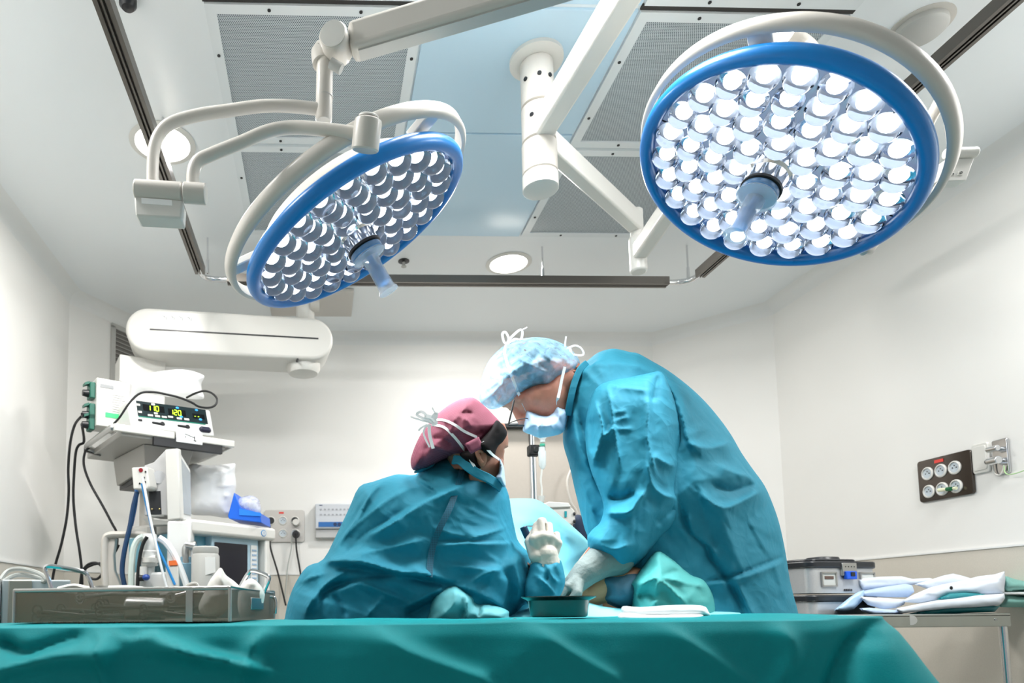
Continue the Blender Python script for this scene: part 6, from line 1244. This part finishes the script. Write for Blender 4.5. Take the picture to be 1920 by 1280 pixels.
k = MB(SM); k.box((0, -.03, h * .13), (w, .07, h * .72)); k.build('housing', mat('unit_grey', (198, 202, 208), .4), t, bevel=.006)
k = MB(SM); k.box((0, -.02, -h * .36), (w, .05, h * .26)); k.build('lower_cover', mat('unit_grey2', (186, 186, 186), .4), t, bevel=.006)
k = MB(SM); k.box((0, -.067, -h * .11), (w * .84, .004, h * .14)); k.build('blue_strip', mat('strip_blue', (40, 104, 172), .4), t, smooth=False)
k = MB(SM)
for i in range(8):
    for j in range(2): k.box((-w * .36 + i * w * .095, -.066, h * (.32 - .15 * j)), (.012, .003, .010))
k.build('key_marks', mat('key_marks', (158, 162, 168), .5), t, smooth=False)
k = MB(SM); k.box((-w * .36, -.066, h * .44), (.02, .003, .004)); [k.cyl((w * x, -.071, -h * .11), (w * x, -.066, -h * .11), .012, n=16) for x in (-.02, .08)]; k.build('indicator', mat('indicator_dark', (30, 50, 90), .4), t)
# ------------------------------------------------------------------ drip stand, pump and cabinet behind the surgeons
t = thing('drip_stand', 'steel drip stand with a black clamp behind the two surgeons', 'drip stand', tuple(at(1000, 1130, 2.75)))
q = at(998, 830, 2.75); k = MB(); k.cyl((q.x, q.y, .04), (q.x, q.y, 1.62), .013, n=20); k.cyl((q.x, q.y, 1.6), (q.x, q.y, 1.95), .009, n=16); k.build('pole', CHROME, t)
k = MB(); k.box(at(1000, 845, 2.74), (.045, .04, .045)); k.box(at(1010, 843, 2.73), (.05, .03, .03)); k.build('clamp', BLACK, t, bevel=.006)
for i in range(5): a_ = i * 2 * math.pi / 5; k = MB(); k.tube([(q.x, q.y, .09), (q.x + .09 * math.cos(a_), q.y + .09 * math.sin(a_), .085), (q.x + .16 * math.cos(a_), q.y + .16 * math.sin(a_), .06)], .014, 8, 3); k.cyl((q.x + .16 * math.cos(a_) - .01, q.y + .16 * math.sin(a_), .03), (q.x + .16 * math.cos(a_) + .01, q.y + .16 * math.sin(a_), .03), .03, n=16); k.build('foot', STEEL, t)
t = thing('drip_line', 'clear drip chamber and line hanging beside the drip stand', 'drip line', tuple(at(1016, 930, 2.68)))
k = MB(); k.lathe(at(1017, 815, 2.68), (0, 0, -1), [(.03, -.04), (.026, 0), (.010, .02), (.010, .03)], 20); k.build('bottle_neck', sheer('drip_clear', (225, 235, 238), .6, .2), t)
k = MB(); k.cyl(at(1017, 832, 2.68), at(1017, 836, 2.68), .011, n=16); k.build('green_ring', mat('ring_green', (60, 170, 140), .4), t)
k = MB(); k.lathe(at(1016, 838, 2.68), (0, 0, -1), [(.012, 0), (.013, .015), (.016, .02), (.014, .075), (.006, .09)], 20); k.build('drip_chamber', sheer('drip_clear', (1, 1, 1), .6), t)
k = MB(); k.tube(A_([(1015, 864), (1016, 880), (1014, 900), (1016, 920), (1015, 940)], 2.68), .004, 8, 4); k.build('line', WHITE, t)
k = MB(); k.cyl(at(1015, 930, 2.68), at(1015, 942, 2.68), .016, .010, 16); k.build('connector', WHITE, t)
t = thing('infusion_pump', 'white pump box with a teal mark behind the bright cyan sheet', 'medical device', tuple(at(1052, 990, 2.85)))
k = MB(); k.prism([at(u, v, 2.85) for u, v in ((1020, 950), (1068, 948), (1078, 956), (1080, 980), (1072, 984), (1020, 975))], (0, .14, 0)); k.build('casing', WHITE, t, bevel=.006)
k = MB(); k.prism([at(u, v, 2.84) for u, v in ((1016, 945), (1030, 940), (1066, 942), (1072, 950), (1020, 952))], (0, .16, 0)); k.build('lid', PLASTIC, t, bevel=.004)
k = MB(); k.prism([at(u, v, 2.845) for u, v in ((1059, 958), (1063, 958), (1063, 969), (1059, 969))], (0, .006, 0)); k.build('teal_mark', mat('mark_teal', (20, 150, 160), .4), t, smooth=False)
k = MB(); k.prism([at(u, v, 2.86) for u, v in ((1030, 982), (1074, 986), (1080, 1010), (1040, 1030))], (0, .12, 0)); k.build('lower_case', WHITE, t, bevel=.005)
k = MB(); [k.ell(at(u, v, 2.845), (.006, .004, .008), n=10, m=6) for u, v in ((1077, 963), (1077, 977))]; k.build('latch', DARK, t)
k = MB(); k.cyl((at(1050, 1000, 2.92).x, 2.92, .05), (at(1050, 1000, 2.92).x, 2.92, at(1050, 1005, 2.92).z), .02, n=16); k.build('pump_post', STEEL, t)
k = MB(); k.box((at(1050, 1000, 2.92).x, 2.96, .03), (.2, .2, .05)); k.build('pump_base', GREYPL, t, bevel=.01)
o, _ = puff('cloth_bag', [(1074, 972), (1090, 966), (1106, 985), (1112, 1030), (1116, 1200), (1116, 1540), (1100, 1552), (1072, 1545), (1072, 1200), (1076, 1030)], 3.1, .06, 14, mat('navy_cloth', (20, 40, 66), .8), None, step=4); tag(o, 'tall dark navy cloth bag standing behind the white pump box', 'bag')
cab = mat('cabinet_beige', (178, 171, 162), .5, noise_amt=.04, noise_scale=60)
cl = at(935, 950, 3.9); cr = at(1085, 950, 3.9); ztop = at(960, 803, 3.9).z
t = thing('cabinet', 'tall grey beige cabinet with a dark top edge between the two surgeons', 'cabinet', ((cl.x + cr.x) / 2, 4.05, 0))
k = MB(); k.box(((cl.x + cr.x) / 2, 4.05, ztop / 2), (cr.x - cl.x, .3, ztop)); k.build('body', cab, t, bevel=.004)
k = MB(); k.box(((cl.x + cr.x) / 2 - .02, 4.03, ztop + .008), (cr.x - cl.x + .05, .34, .028)); k.build('top_edge', DARK, t, bevel=.004)
k = MB(); k.box((at(995, 900, 3.9).x, 3.897, ztop / 2), (.006, .006, ztop - .05)); k.build('door_gap', DARK, t, smooth=False)  # dark strip painted in for the shaded side of the drip pole
k = MB(); k.tube(A_([(1078, 868), (1064, 900), (1070, 940), (1084, 970), (1090, 1060), (1080, 1200), (1075, 1330), (1060, 1408)], 3.8) + [Vector((1.28, 3.78, .01))], .008, 8, 5); o = k.build('hose', CREAM); tag(o, 'pale hose arching in front of the cabinet beside the standing surgeon', 'hose')
